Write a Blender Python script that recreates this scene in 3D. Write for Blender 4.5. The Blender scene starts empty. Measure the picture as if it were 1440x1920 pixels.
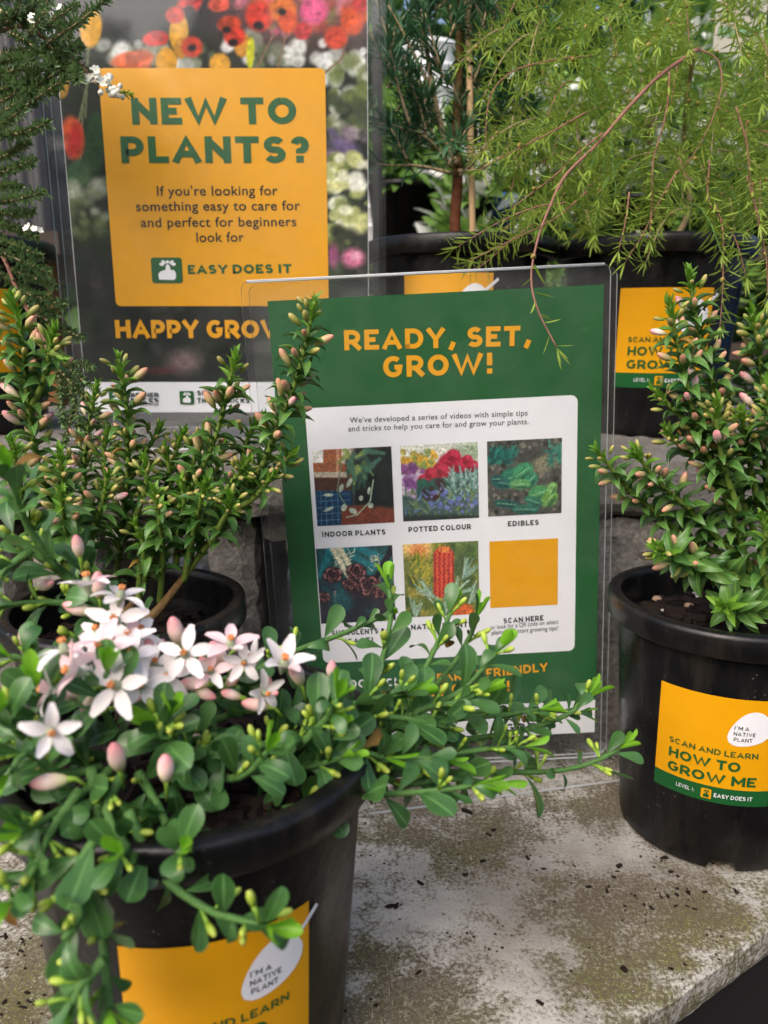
import bpy, math, random
import numpy as np
from mathutils import Vector, Matrix

SC = bpy.context.scene
COL = SC.collection
R_ = math.radians
random.seed(7)
NP = np.random.default_rng(11)

# ------------------------------------------------------------------ camera
PITCH, FPX, HC = R_(13.0), 1442.0, 0.315
cP, sP = math.cos(PITCH), math.sin(PITCH)
cam_d = bpy.data.cameras.new('camera')
cam_d.sensor_width = 36.0
cam_d.lens = 36.0 * FPX / 1920.0
cam_d.clip_start = 0.01
cam_d.clip_end = 200.0
cam_d.dof.use_dof = True
cam_d.dof.focus_distance = 0.42
cam_d.dof.aperture_fstop = 10.0
cam = bpy.data.objects.new('camera', cam_d)
COL.objects.link(cam)
cam.location = (0, 0, HC)
cam.rotation_euler = (math.pi / 2 - PITCH, 0, 0)
SC.camera = cam
CAM = Vector((0, 0, HC))

# ------------------------------------------------------------------ sky, sun, exposure
SUN_EL, SUN_AZ = 42.0, -150.0          # azimuth from +Y towards +X, where the light comes from
w = bpy.data.worlds.new('World')
SC.world = w
w.use_nodes = True
nt = w.node_tree
sky = nt.nodes.new('ShaderNodeTexSky')
sky.sky_type = 'NISHITA'
sky.sun_disc = False
sky.sun_elevation = R_(SUN_EL)
sky.sun_rotation = R_(SUN_AZ)
sky.air_density = 1.0
sky.dust_density = 5.0
sky.ozone_density = 0.6
bg = nt.nodes['Background']
bg.inputs['Strength'].default_value = 0.15
nt.links.new(sky.outputs[0], bg.inputs['Color'])
sun_d = bpy.data.lights.new('sun', 'SUN')
sun_d.energy = 1.25
sun_d.angle = R_(55)
sun_d.color = (1.0, 1.0, 0.99)
sun = bpy.data.objects.new('sun', sun_d)
COL.objects.link(sun)
el, az = R_(SUN_EL), R_(SUN_AZ)
sdir = Vector((math.sin(az) * math.cos(el), math.cos(az) * math.cos(el), math.sin(el)))
sun.rotation_euler = sdir.to_track_quat('Z', 'Y').to_euler()
SC.view_settings.view_transform = 'Standard'
SC.view_settings.look = 'None'
SC.view_settings.exposure = 0.68
SC.view_settings.gamma = 1.0
SC.view_settings.use_curve_mapping = False
SC.cycles.use_denoising = True
SC.cycles.max_bounces = 10
SC.cycles.transparent_max_bounces = 24
SC.cycles.caustics_reflective = False
SC.cycles.caustics_refractive = False

# ------------------------------------------------------------------ basic helpers
def ray(x, y):
    u, v = (x - 720) / FPX, (y - 960) / FPX
    return Vector((u, cP - v * sP, -sP - v * cP))

def at(x, y, Y):
    d = ray(x, y)
    return CAM + d * (Y / d.y)

def on_z(x, y, z):
    d = ray(x, y)
    return CAM + d * ((z - HC) / d.z)

def project(p):
    y, z = p[1], p[2] - HC
    zc = y * cP - z * sP
    yc = -(y * sP + z * cP)
    return 720 + FPX * p[0] / zc, 960 + FPX * yc / zc, zc

def srgb(r, g, b):
    f = lambda c: (c / 255 / 12.92) if c / 255 <= 0.04045 else ((c / 255 + 0.055) / 1.055) ** 2.4
    return (f(r), f(g), f(b), 1.0)

def tag(o, label=None, cat=None, group=None, kind=None):
    if label: o['label'] = label
    if cat: o['category'] = cat
    if group: o['group'] = group
    if kind: o['kind'] = kind
    return o

def thing(name, loc, label, cat, group=None):
    o = bpy.data.objects.new(name, None)
    o.empty_display_size = 0.02
    o.location = loc
    COL.objects.link(o)
    return tag(o, label, cat, group)

def world_loc(o):
    v = Vector((0, 0, 0))
    while o:
        v += o.location
        o = o.parent
    return v

def link(name, me, parent=None, M=None):
    """link a mesh given in world space (or placed by world matrix M) under parent"""
    o = bpy.data.objects.new(name, me)
    COL.objects.link(o)
    if parent is not None:
        o.parent = parent
        Pm = PW.get(parent.name)
        if Pm is None:
            Pm = Matrix.Translation(world_loc(parent))
        L = Pm.inverted() @ (M if M is not None else Matrix.Identity(4))
    else:
        L = M if M is not None else Matrix.Identity(4)
    o.matrix_basis = L
    PW[o.name] = M if M is not None else Matrix.Identity(4)
    return o
PW = {}

class MB:
    def __init__(s):
        s.v, s.f, s.m = [], [], []
    def add(s, vs, fs, mi=0):
        o = len(s.v)
        s.v += [tuple(p) for p in vs]
        s.f += [tuple(i + o for i in f) for f in fs]
        s.m += [mi] * len(fs)
    def box(s, lo, hi, mi=0, T=None):
        x0, y0, z0 = lo; x1, y1, z1 = hi
        vs = [Vector(p) for p in ((x0,y0,z0),(x1,y0,z0),(x1,y1,z0),(x0,y1,z0),(x0,y0,z1),(x1,y0,z1),(x1,y1,z1),(x0,y1,z1))]
        if T: vs = [T @ p for p in vs]
        s.add(vs, [(0,3,2,1),(4,5,6,7),(0,1,5,4),(1,2,6,5),(2,3,7,6),(3,0,4,7)], mi)
    def tube(s, pts, radii, n=6, mi=0, cap=True):
        pts = [Vector(p) for p in pts]
        m = len(pts)
        if not hasattr(radii, '__len__'): radii = [radii] * m
        rings, up = [], None
        o = len(s.v)
        for i, p in enumerate(pts):
            t = (pts[min(i + 1, m - 1)] - pts[max(i - 1, 0)])
            t = t.normalized() if t.length > 1e-9 else Vector((0, 0, 1))
            if up is None:
                up = t.orthogonal().normalized()
            up = (up - t * up.dot(t))
            up = up.normalized() if up.length > 1e-6 else t.orthogonal().normalized()
            b = t.cross(up)
            for k in range(n):
                a = 2 * math.pi * k / n
                s.v.append(tuple(p + (up * math.cos(a) + b * math.sin(a)) * radii[i]))
        for i in range(m - 1):
            for k in range(n):
                a, b2 = o + i * n + k, o + i * n + (k + 1) % n
                s.f.append((a, b2, b2 + n, a + n)); s.m.append(mi)
        if cap:
            s.f.append(tuple(o + k for k in reversed(range(n)))); s.m.append(mi)
            s.f.append(tuple(o + (m - 1) * n + k for k in range(n))); s.m.append(mi)
    def mesh(s, name, mats, smooth=False):
        me = bpy.data.meshes.new(name)
        me.from_pydata(s.v, [], s.f)
        for mt in (mats if isinstance(mats, (list, tuple)) else [mats]):
            me.materials.append(mt)
        if any(s.m):
            me.polygons.foreach_set('material_index', s.m)
        if smooth:
            me.polygons.foreach_set('use_smooth', [True] * len(me.polygons))
        me.update()
        return me

def resample(pts, step):
    """Catmull-Rom through the points, resampled at about `step` metres"""
    pts = [Vector(p) for p in pts]
    P = [pts[0] * 2 - pts[1]] + pts + [pts[-1] * 2 - pts[-2]]
    out = []
    for i in range(1, len(P) - 2):
        a, b, c, d = P[i - 1], P[i], P[i + 1], P[i + 2]
        n = max(2, int((c - b).length / step))
        for k in range(n):
            t = k / n
            out.append(0.5 * ((2 * b) + (c - a) * t + (2 * a - 5 * b + 4 * c - d) * t * t + (3 * b - 3 * c + d - a) * t ** 3))
    out.append(pts[-1].copy())
    return out

# ------------------------------------------------------------------ materials
def new_mat(name):
    m = bpy.data.materials.new(name)
    m.use_nodes = True
    n = m.node_tree
    return m, n, n.nodes['Principled BSDF']

def plain(name, col, rough=0.5, spec=0.5, noise=0.0, scale=60.0, bump=0.0, bscale=None):
    m, n, b = new_mat(name)
    b.inputs['Base Color'].default_value = col
    b.inputs['Roughness'].default_value = rough
    b.inputs['Specular IOR Level'].default_value = spec
    if noise or bump:
        tc = n.nodes.new('ShaderNodeTexCoord')
        t = n.nodes.new('ShaderNodeTexNoise')
        t.inputs['Scale'].default_value = scale
        t.inputs['Detail'].default_value = 6
        n.links.new(tc.outputs['Object'], t.inputs['Vector'])
        if noise:
            mx = n.nodes.new('ShaderNodeMix'); mx.data_type = 'RGBA'
            mx.inputs['A'].default_value = tuple(c * (1 - noise) for c in col[:3]) + (1,)
            mx.inputs['B'].default_value = tuple(min(1, c * (1 + noise)) for c in col[:3]) + (1,)
            n.links.new(t.outputs['Fac'], mx.inputs['Factor'])
            n.links.new(mx.outputs['Result'], b.inputs['Base Color'])
        if bump:
            t2 = t
            if bscale:
                t2 = n.nodes.new('ShaderNodeTexNoise'); t2.inputs['Scale'].default_value = bscale
                t2.inputs['Detail'].default_value = 5
                n.links.new(tc.outputs['Object'], t2.inputs['Vector'])
            bp = n.nodes.new('ShaderNodeBump'); bp.inputs['Strength'].default_value = bump
            bp.inputs['Distance'].default_value = 0.002
            n.links.new(t2.outputs['Fac'], bp.inputs['Height'])
            n.links.new(bp.outputs['Normal'], b.inputs['Normal'])
    return m

def pot_plastic():
    m = plain('black_plastic', srgb(13, 13, 15), 0.30, 0.35, 0.35, 90, 0.12, 260)
    n = m.node_tree; b = n.nodes['Principled BSDF']
    src = b.inputs['Base Color'].links[0].from_socket
    tc = n.nodes.new('ShaderNodeTexCoord')
    v = n.nodes.new('ShaderNodeTexVoronoi'); v.inputs['Scale'].default_value = 260
    n.links.new(tc.outputs['Object'], v.inputs['Vector'])
    d = n.nodes.new('ShaderNodeMapRange'); d.inputs['From Min'].default_value = .13; d.inputs['From Max'].default_value = .06
    n.links.new(v.outputs['Distance'], d.inputs['Value'])
    t = n.nodes.new('ShaderNodeTexNoise'); t.inputs['Scale'].default_value = 45; t.inputs['Detail'].default_value = 4
    n.links.new(tc.outputs['Object'], t.inputs['Vector'])
    k = n.nodes.new('ShaderNodeMapRange'); k.inputs['From Min'].default_value = .56; k.inputs['From Max'].default_value = .66
    n.links.new(t.outputs['Fac'], k.inputs['Value'])
    q = n.nodes.new('ShaderNodeMath'); q.operation = 'MULTIPLY'; n.links.new(d.outputs[0], q.inputs[0]); n.links.new(k.outputs[0], q.inputs[1])
    x = n.nodes.new('ShaderNodeMix'); x.data_type = 'RGBA'; n.links.new(q.outputs[0], x.inputs['Factor'])
    n.links.new(src, x.inputs['A']); x.inputs['B'].default_value = srgb(120, 116, 108)
    mp = n.nodes.new('ShaderNodeMapping'); mp.inputs['Scale'].default_value = (70, 70, 9)
    n.links.new(tc.outputs['Object'], mp.inputs['Vector'])
    st = n.nodes.new('ShaderNodeTexNoise'); st.inputs['Scale'].default_value = 1.0; st.inputs['Detail'].default_value = 6; st.inputs['Roughness'].default_value = .65
    n.links.new(mp.outputs[0], st.inputs['Vector'])
    sr = n.nodes.new('ShaderNodeMapRange'); sr.inputs['From Min'].default_value = .48; sr.inputs['From Max'].default_value = .8; sr.inputs['To Max'].default_value = .38
    n.links.new(st.outputs['Fac'], sr.inputs['Value'])
    x2 = n.nodes.new('ShaderNodeMix'); x2.data_type = 'RGBA'; n.links.new(sr.outputs[0], x2.inputs['Factor'])
    n.links.new(x.outputs['Result'], x2.inputs['A']); x2.inputs['B'].default_value = srgb(72, 64, 54)
    n.links.new(x2.outputs['Result'], b.inputs['Base Color'])
    r = n.nodes.new('ShaderNodeMapRange'); r.inputs['From Min'].default_value = .3; r.inputs['From Max'].default_value = .7
    r.inputs['To Min'].default_value = .22; r.inputs['To Max'].default_value = .46
    n.links.new(t.outputs['Fac'], r.inputs['Value']); n.links.new(r.outputs[0], b.inputs['Roughness'])
    return m

def foliage(name, a, b2, rough=0.45, trans=0.3, spec=0.4, rib=False):
    """leaf: colour varies leaf by leaf and in small blotches; light passes through"""
    m, n, b = new_mat(name)
    oi = n.nodes.new('ShaderNodeObjectInfo')
    geo = n.nodes.new('ShaderNodeNewGeometry')
    t = n.nodes.new('ShaderNodeTexNoise'); t.inputs['Scale'].default_value = 130; t.inputs['Detail'].default_value = 3
    n.links.new(geo.outputs['Position'], t.inputs['Vector'])
    ad = n.nodes.new('ShaderNodeMath'); ad.operation = 'MULTIPLY_ADD'
    n.links.new(geo.outputs['Random Per Island'], ad.inputs[0]); ad.inputs[1].default_value = 0.45
    mu = n.nodes.new('ShaderNodeMath'); mu.operation = 'MULTIPLY_ADD'
    n.links.new(oi.outputs['Random'], mu.inputs[0]); mu.inputs[1].default_value = 0.5
    n.links.new(t.outputs['Fac'], ad.inputs[2])
    n.links.new(ad.outputs[0], mu.inputs[2])
    sb = n.nodes.new('ShaderNodeMath'); sb.operation = 'SUBTRACT'; sb.inputs[1].default_value = 0.45; sb.use_clamp = True
    n.links.new(mu.outputs[0], sb.inputs[0])
    mx = n.nodes.new('ShaderNodeMix'); mx.data_type = 'RGBA'
    mx.inputs['A'].default_value = a; mx.inputs['B'].default_value = b2
    n.links.new(sb.outputs[0], mx.inputs['Factor'])
    out = mx.outputs['Result']
    if rib:
        uvn = n.nodes.new('ShaderNodeUVMap'); uvn.uv_map = 'blade'
        sx = n.nodes.new('ShaderNodeSeparateXYZ'); n.links.new(uvn.outputs[0], sx.inputs[0])
        d1 = n.nodes.new('ShaderNodeMath'); d1.operation = 'SUBTRACT'; d1.inputs[1].default_value = .5; n.links.new(sx.outputs[0], d1.inputs[0])
        d2 = n.nodes.new('ShaderNodeMath'); d2.operation = 'ABSOLUTE'; n.links.new(d1.outputs[0], d2.inputs[0])
        d3 = n.nodes.new('ShaderNodeMapRange'); d3.inputs['From Min'].default_value = .07; d3.inputs['From Max'].default_value = .02
        d3.inputs['To Max'].default_value = .55
        n.links.new(d2.outputs[0], d3.inputs['Value'])
        d4 = n.nodes.new('ShaderNodeMapRange'); d4.inputs['From Min'].default_value = .44; d4.inputs['From Max'].default_value = .49
        d4.inputs['To Max'].default_value = .4
        n.links.new(d2.outputs[0], d4.inputs['Value'])
        hv = n.nodes.new('ShaderNodeMath'); hv.operation = 'GREATER_THAN'; hv.inputs[1].default_value = .001; n.links.new(sx.outputs[1], hv.inputs[0])
        d5 = n.nodes.new('ShaderNodeMath'); d5.operation = 'MAXIMUM'; n.links.new(d3.outputs[0], d5.inputs[0]); n.links.new(d4.outputs[0], d5.inputs[1])
        d6 = n.nodes.new('ShaderNodeMath'); d6.operation = 'MULTIPLY'; n.links.new(d5.outputs[0], d6.inputs[0]); n.links.new(hv.outputs[0], d6.inputs[1])
        m3 = n.nodes.new('ShaderNodeMix'); m3.data_type = 'RGBA'; n.links.new(d6.outputs[0], m3.inputs['Factor'])
        n.links.new(out, m3.inputs['A']); m3.inputs['B'].default_value = tuple(min(1, c * 1.7 + .015) for c in b2[:3]) + (1,)
        out = m3.outputs['Result']
    n.links.new(out, b.inputs['Base Color'])
    b.inputs['Roughness'].default_value = rough
    b.inputs['Specular IOR Level'].default_value = spec
    tr = n.nodes.new('ShaderNodeBsdfTranslucent')
    n.links.new(out, tr.inputs['Color'])
    ms = n.nodes.new('ShaderNodeMixShader'); ms.inputs[0].default_value = trans
    n.links.new(b.outputs[0], ms.inputs[1]); n.links.new(tr.outputs[0], ms.inputs[2])
    n.links.new(ms.outputs[0], n.nodes['Material Output'].inputs['Surface'])
    return m

def ramp_bud(name, c0, c1, c2):
    """bud pigment from stalk to tip"""
    m, n, b = new_mat(name)
    tc = n.nodes.new('ShaderNodeTexCoord')
    sx = n.nodes.new('ShaderNodeSeparateXYZ')
    n.links.new(tc.outputs['Generated'], sx.inputs[0])
    r = n.nodes.new('ShaderNodeValToRGB')
    r.color_ramp.elements[0].color = c0; r.color_ramp.elements[0].position = 0.1
    r.color_ramp.elements[1].color = c2; r.color_ramp.elements[1].position = 0.95
    e = r.color_ramp.elements.new(0.55); e.color = c1
    n.links.new(sx.outputs['Y'], r.inputs[0])
    hs = n.nodes.new('ShaderNodeHueSaturation')
    oi = n.nodes.new('ShaderNodeObjectInfo')
    mr = n.nodes.new('ShaderNodeMapRange'); mr.inputs['To Min'].default_value = 0.75; mr.inputs['To Max'].default_value = 1.2
    n.links.new(oi.outputs['Random'], mr.inputs['Value'])
    n.links.new(mr.outputs[0], hs.inputs['Value'])
    n.links.new(r.outputs[0], hs.inputs['Color'])
    n.links.new(hs.outputs[0], b.inputs['Base Color'])
    b.inputs['Roughness'].default_value = 0.5
    b.inputs['Subsurface Weight'].default_value = 0.15
    b.inputs['Subsurface Radius'].default_value = (0.004, 0.002, 0.002)
    b.inputs['Subsurface Scale'].default_value = 0.3
    return m

def print_mat(name):
    """flat print: the ink colour comes from the sheet's own colour attribute"""
    m, n, b = new_mat(name)
    a = n.nodes.new('ShaderNodeAttribute'); a.attribute_name = 'ink'
    n.links.new(a.outputs['Color'], b.inputs['Base Color'])
    b.inputs['Roughness'].default_value = 0.6
    b.inputs['Specular IOR Level'].default_value = 0.08
    return m

def acrylic(name, haze):
    m, n, b = new_mat(name)
    n.nodes.remove(b)
    tr = n.nodes.new('ShaderNodeBsdfTransparent'); tr.inputs[0].default_value = (0.975, 0.98, 0.98, 1)
    gl = n.nodes.new('ShaderNodeBsdfGlossy'); gl.inputs['Roughness'].default_value = 0.06
    df = n.nodes.new('ShaderNodeBsdfDiffuse'); df.inputs[0].default_value = (0.6, 0.61, 0.62, 1)
    tc = n.nodes.new('ShaderNodeTexCoord')
    t = n.nodes.new('ShaderNodeTexNoise'); t.inputs['Scale'].default_value = 35; t.inputs['Detail'].default_value = 8
    t.inputs['Roughness'].default_value = 0.7
    n.links.new(tc.outputs['Object'], t.inputs['Vector'])
    mr = n.nodes.new('ShaderNodeMapRange')
    mr.inputs['From Min'].default_value = 0.35; mr.inputs['From Max'].default_value = 0.8
    mr.inputs['To Min'].default_value = haze * 0.4; mr.inputs['To Max'].default_value = haze * 2.2
    n.links.new(t.outputs['Fac'], mr.inputs['Value'])
    m1 = n.nodes.new('ShaderNodeMixShader')
    n.links.new(mr.outputs[0], m1.inputs[0]); n.links.new(tr.outputs[0], m1.inputs[1]); n.links.new(df.outputs[0], m1.inputs[2])
    lw = n.nodes.new('ShaderNodeLayerWeight'); lw.inputs['Blend'].default_value = 0.5
    pw = n.nodes.new('ShaderNodeMath'); pw.operation = 'POWER'; pw.inputs[1].default_value = 5.0
    n.links.new(lw.outputs['Facing'], pw.inputs[0])
    fr = n.nodes.new('ShaderNodeMath'); fr.operation = 'MULTIPLY_ADD'; fr.inputs[1].default_value = 0.96; fr.inputs[2].default_value = 0.017
    n.links.new(pw.outputs[0], fr.inputs[0])
    m2 = n.nodes.new('ShaderNodeMixShader')
    n.links.new(fr.outputs[0], m2.inputs[0]); n.links.new(m1.outputs[0], m2.inputs[1]); n.links.new(gl.outputs[0], m2.inputs[2])
    n.links.new(m2.outputs[0], n.nodes['Material Output'].inputs['Surface'])
    return m

def slab_mat():
    """weathered concrete: pale lime bloom, olive algae, brown damp stains"""
    m, n, b = new_mat('weathered_concrete')
    tc = n.nodes.new('ShaderNodeTexCoord')
    def noise(scale, det, rough, off=(0, 0, 0)):
        mp = n.nodes.new('ShaderNodeMapping'); mp.inputs['Location'].default_value = off
        n.links.new(tc.outputs['Object'], mp.inputs['Vector'])
        t = n.nodes.new('ShaderNodeTexNoise'); t.inputs['Scale'].default_value = scale
        t.inputs['Detail'].default_value = det; t.inputs['Roughness'].default_value = rough
        n.links.new(mp.outputs[0], t.inputs['Vector'])
        return t.outputs['Fac']
    def math_(op, a, c):
        q = n.nodes.new('ShaderNodeMath'); q.operation = op
        for i, v in enumerate((a, c)):
            if isinstance(v, (int, float)): q.inputs[i].default_value = v
            else: n.links.new(v, q.inputs[i])
        return q.outputs[0]
    def ramp(v, lo, hi):
        q = n.nodes.new('ShaderNodeMapRange'); q.inputs['From Min'].default_value = lo; q.inputs['From Max'].default_value = hi
        q.interpolation_type = 'SMOOTHSTEP'
        n.links.new(v, q.inputs['Value']); return q.outputs[0]
    def mix(f, a, c):
        q = n.nodes.new('ShaderNodeMix'); q.data_type = 'RGBA'
        n.links.new(f, q.inputs['Factor'])
        for k, v in (('A', a), ('B', c)):
            if isinstance(v, tuple): q.inputs[k].default_value = v
            else: n.links.new(v, q.inputs[k])
        return q.outputs['Result']
    fine = noise(420, 5, 0.7)
    mid = noise(70, 6, 0.65, (3, 1, 0))
    big = noise(11, 3, 0.5, (0.13, 0.42, 0))
    alg = noise(9, 3, 0.55, (5, 2, 1))
    brk = math_('ADD', math_('MULTIPLY', big, 0.95), math_('ADD', math_('MULTIPLY', mid, 0.5), math_('MULTIPLY', fine, 0.6)))
    bloom = ramp(brk, 0.94, 1.13)
    sep = n.nodes.new('ShaderNodeSeparateXYZ'); n.links.new(tc.outputs['Object'], sep.inputs[0])
    dist = math_('ADD', math_('MULTIPLY', sep.outputs[0], -0.5527), math_('MULTIPLY', sep.outputs[1], 0.8334))
    band = ramp(dist, 0.25, 0.185)                       # algae thickens along the wet outer edge
    algae = ramp(math_('ADD', math_('ADD', alg, math_('MULTIPLY', band, 0.25)), math_('MULTIPLY', mid, 0.3)), 0.55, 0.78)
    base = mix(algae, srgb(124, 116, 100), srgb(112, 112, 58))
    base = mix(ramp(fine, 0.40, 0.62), srgb(98, 88, 72), base)
    pale = mix(mid, srgb(172, 166, 157), srgb(214, 209, 202))
    c = mix(bloom, base, pale)
    grit = noise(900, 3, 0.8, (9, 4, 2))
    c = mix(ramp(grit, 0.60, 0.68), c, srgb(216, 210, 198))
    c = mix(ramp(grit, 0.40, 0.33), c, srgb(84, 76, 64))
    mp2 = n.nodes.new('ShaderNodeMapping'); mp2.inputs['Scale'].default_value = (900, 60, 60); mp2.inputs['Rotation'].default_value = (0, 0, 0.9)
    n.links.new(tc.outputs['Object'], mp2.inputs['Vector'])
    sc_ = n.nodes.new('ShaderNodeTexNoise'); sc_.inputs['Scale'].default_value = 1.0; sc_.inputs['Detail'].default_value = 2
    n.links.new(mp2.outputs[0], sc_.inputs['Vector'])
    c = mix(math_('MULTIPLY', ramp(sc_.outputs['Fac'], 0.68, 0.74), 0.6), c, srgb(220, 214, 204))
    wet = noise(6, 4, 0.6, (2, 8, 3))
    c = mix(math_('MULTIPLY', ramp(math_('ADD', wet, math_('MULTIPLY', mid, 0.25)), 0.62, 0.80), 0.55), c, srgb(92, 82, 66))
    vo = n.nodes.new('ShaderNodeTexVoronoi'); vo.inputs['Scale'].default_value = 190
    n.links.new(tc.outputs['Object'], vo.inputs['Vector'])
    speck = math_('MULTIPLY', ramp(vo.outputs['Distance'], 0.22, 0.12), ramp(noise(33, 2, 0.5, (7, 7, 7)), 0.52, 0.6))
    c = mix(speck, c, srgb(42, 35, 28))
    n.links.new(c, b.inputs['Base Color'])
    b.inputs['Roughness'].default_value = 0.88
    b.inputs['Specular IOR Level'].default_value = 0.25
    bp = n.nodes.new('ShaderNodeBump'); bp.inputs['Strength'].default_value = 0.6; bp.inputs['Distance'].default_value = 0.0012
    n.links.new(math_('ADD', fine, mid), bp.inputs['Height']); n.links.new(bp.outputs[0], b.inputs['Normal'])
    return m

YEL, GRN, INK = srgb(226, 159, 6), srgb(24, 88, 42), srgb(24, 40, 34)
M = dict(
    slab=slab_mat(),
    block=plain('concrete_block', srgb(136, 131, 125), 0.95, 0.2, 0.75, 240, 1.0, 300),
    ledge=plain('ledge_concrete', srgb(122, 117, 111), 0.92, 0.2, 0.4, 220, 0.9, 260),
    ground=plain('gravel_ground', srgb(84, 78, 70), 0.95, 0.2, 0.6, 40, 0.6),
    pot=pot_plastic(),
    soil=plain('potting_soil', srgb(20, 16, 14), 0.95, 0.2, 0.8, 300, 1.0),
    bark=plain('bark_chip', srgb(36, 27, 23), 0.9, 0.2, 0.5, 200),
    pebble=plain('pebble', srgb(170, 140, 115), 0.8, 0.3, 0.3, 200),
    perlite=plain('perlite', srgb(215, 212, 205), 0.9),
    yellow=plain('yellow_ink', YEL, 0.42, 0.35, 0.06, 60),
    green=plain('green_ink', GRN, 0.42, 0.35, 0.06, 60),
    white=plain('white_paper', srgb(234, 234, 240), 0.5, 0.35),
    ink=plain('dark_green_ink', INK, 0.5, 0.3),
    body=plain('charcoal_ink', srgb(46, 42, 30), 0.5, 0.3),
    ink_print=print_mat('photo_print'),
    acr=acrylic('clear_acrylic', 0.016),
    acr_foot=acrylic('clear_acrylic_foot', 0.03),
    acr_edge=plain('acrylic_edge', srgb(205, 208, 212), 0.15, 0.8),  # near-white stands in for the bright highlight along the clear edges
    leaf=foliage('wax_leaf', srgb(38, 78, 34), srgb(86, 130, 68), 0.36, 0.2, 0.55, True),
    leaf_old=foliage('withered_leaf', srgb(150, 120, 50), srgb(120, 84, 44), 0.7, 0.2),
    leaf_new=foliage('young_wax_leaf', srgb(104, 172, 28), srgb(146, 202, 62), 0.4, 0.4),
    stem=plain('green_stem', srgb(78, 116, 58), 0.7, 0.3, 0.4, 400, 0.5),
    stem_new=plain('young_stem', srgb(128, 164, 58), 0.6, 0.3, 0.2, 300),
    bleaf=foliage('keeled_leaf', srgb(52, 94, 38), srgb(102, 142, 66), 0.40, 0.18, 0.5, True),
    bleaf_tip=foliage('keeled_leaf_young', srgb(92, 142, 40), srgb(138, 184, 66), 0.42, 0.32),
    bstem=plain('keeled_stem', srgb(104, 126, 52), 0.65, 0.3, 0.3, 300),
    woody=plain('woody_stem', srgb(112, 88, 56), 0.85, 0.2, 0.5, 300, 0.8),
    petal=foliage('white_petal', srgb(242, 236, 236), srgb(252, 244, 244), 0.55, 0.25, 0.3),
    petal_pink=foliage('pink_flushed_petal', srgb(236, 190, 198), srgb(248, 224, 226), 0.55, 0.25, 0.3),
    stamen=plain('orange_stamen', srgb(228, 150, 92), 0.6, 0.3, 0.2, 900),
    cup=plain('flower_cup', srgb(150, 160, 130), 0.6, 0.3),
    bud_green=ramp_bud('green_bud', srgb(126, 154, 40), srgb(152, 176, 58), srgb(170, 184, 78)),
    bud_olive=ramp_bud('olive_bud', srgb(112, 132, 52), srgb(148, 154, 74), srgb(176, 160, 96)),
    bud_peach=ramp_bud('peach_bud', srgb(128, 138, 66), srgb(190, 172, 122), srgb(204, 142, 120)),
    bud_pink=ramp_bud('pink_bud', srgb(206, 200, 150), srgb(244, 212, 204), srgb(232, 150, 156)),
    needle=foliage('bright_needle', srgb(106, 142, 34), srgb(194, 214, 104), 0.45, 0.4, 0.35),
    dneedle=foliage('dark_needle', srgb(38, 76, 48), srgb(84, 128, 86), 0.42, 0.25, 0.4),
    tleaf=foliage('tiny_leaf', srgb(60, 94, 50), srgb(136, 164, 108), 0.35, 0.2, 0.5),
    twig=plain('red_brown_twig', srgb(142, 100, 86), 0.7, 0.3, 0.3, 200),
    beige_twig=plain('beige_twig', srgb(168, 148, 116), 0.8, 0.2, 0.3, 200, 0.4),
    trunk=plain('brown_trunk', srgb(106, 64, 44), 0.9, 0.2, 0.55, 160, 0.9),
    stake=plain('bamboo_stake', srgb(196, 164, 124), 0.7, 0.3, 0.15, 60),
    seed=plain('seed_capsule', srgb(150, 128, 70), 0.7, 0.3, 0.3, 200),
    tiny_flower=plain('tiny_white_flower', srgb(244, 244, 232), 0.6, 0.3),
    steel=plain('corrugated_steel', srgb(54, 54, 58), 0.5, 0.5, 0.4, 40, 0.3, 400),
    wood=plain('brown_wood', srgb(116, 76, 42), 0.75, 0.3, 0.35, 40, 0.4),
    dkwood=plain('dark_wood', srgb(62, 52, 46), 0.75, 0.3, 0.3, 40),
    black=plain('black_metal', srgb(20, 20, 22), 0.5, 0.5),
    bluep=plain('blue_plastic', srgb(28, 88, 150), 0.4, 0.5),
    card=plain('grey_card', srgb(168, 166, 152), 0.6, 0.3),
    cardg=plain('card_green', srgb(110, 150, 120), 0.6, 0.3),
    cardt=plain('card_text', srgb(110, 98, 86), 0.6, 0.3),
    whitep=plain('white_plastic', srgb(232, 232, 236), 0.4, 0.5),
    pinkp=plain('pink_plastic', srgb(196, 110, 110), 0.5, 0.5),
    bgleaf=foliage('nursery_leaf', srgb(66, 108, 40), srgb(136, 172, 84), 0.5, 0.35),
    bgdark=foliage('hedge_leaf', srgb(26, 54, 30), srgb(64, 100, 52), 0.5, 0.25),
    bgwhite=foliage('pale_bloom', srgb(226, 226, 220), srgb(246, 244, 240), 0.6, 0.3),
    bgpink=foliage('mauve_bloom', srgb(186, 120, 176), srgb(214, 170, 206), 0.6, 0.3),
    bgorange=foliage('orange_bloom', srgb(226, 150, 40), srgb(236, 180, 70), 0.6, 0.3),
)

# ------------------------------------------------------------------ lettering
def arc(cx, cy, rx, ry, a0, a1, n=14):
    return [(cx + rx * math.cos(R_(a0 + (a1 - a0) * i / n)), cy + ry * math.sin(R_(a0 + (a1 - a0) * i / n))) for i in range(n + 1)]

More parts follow.
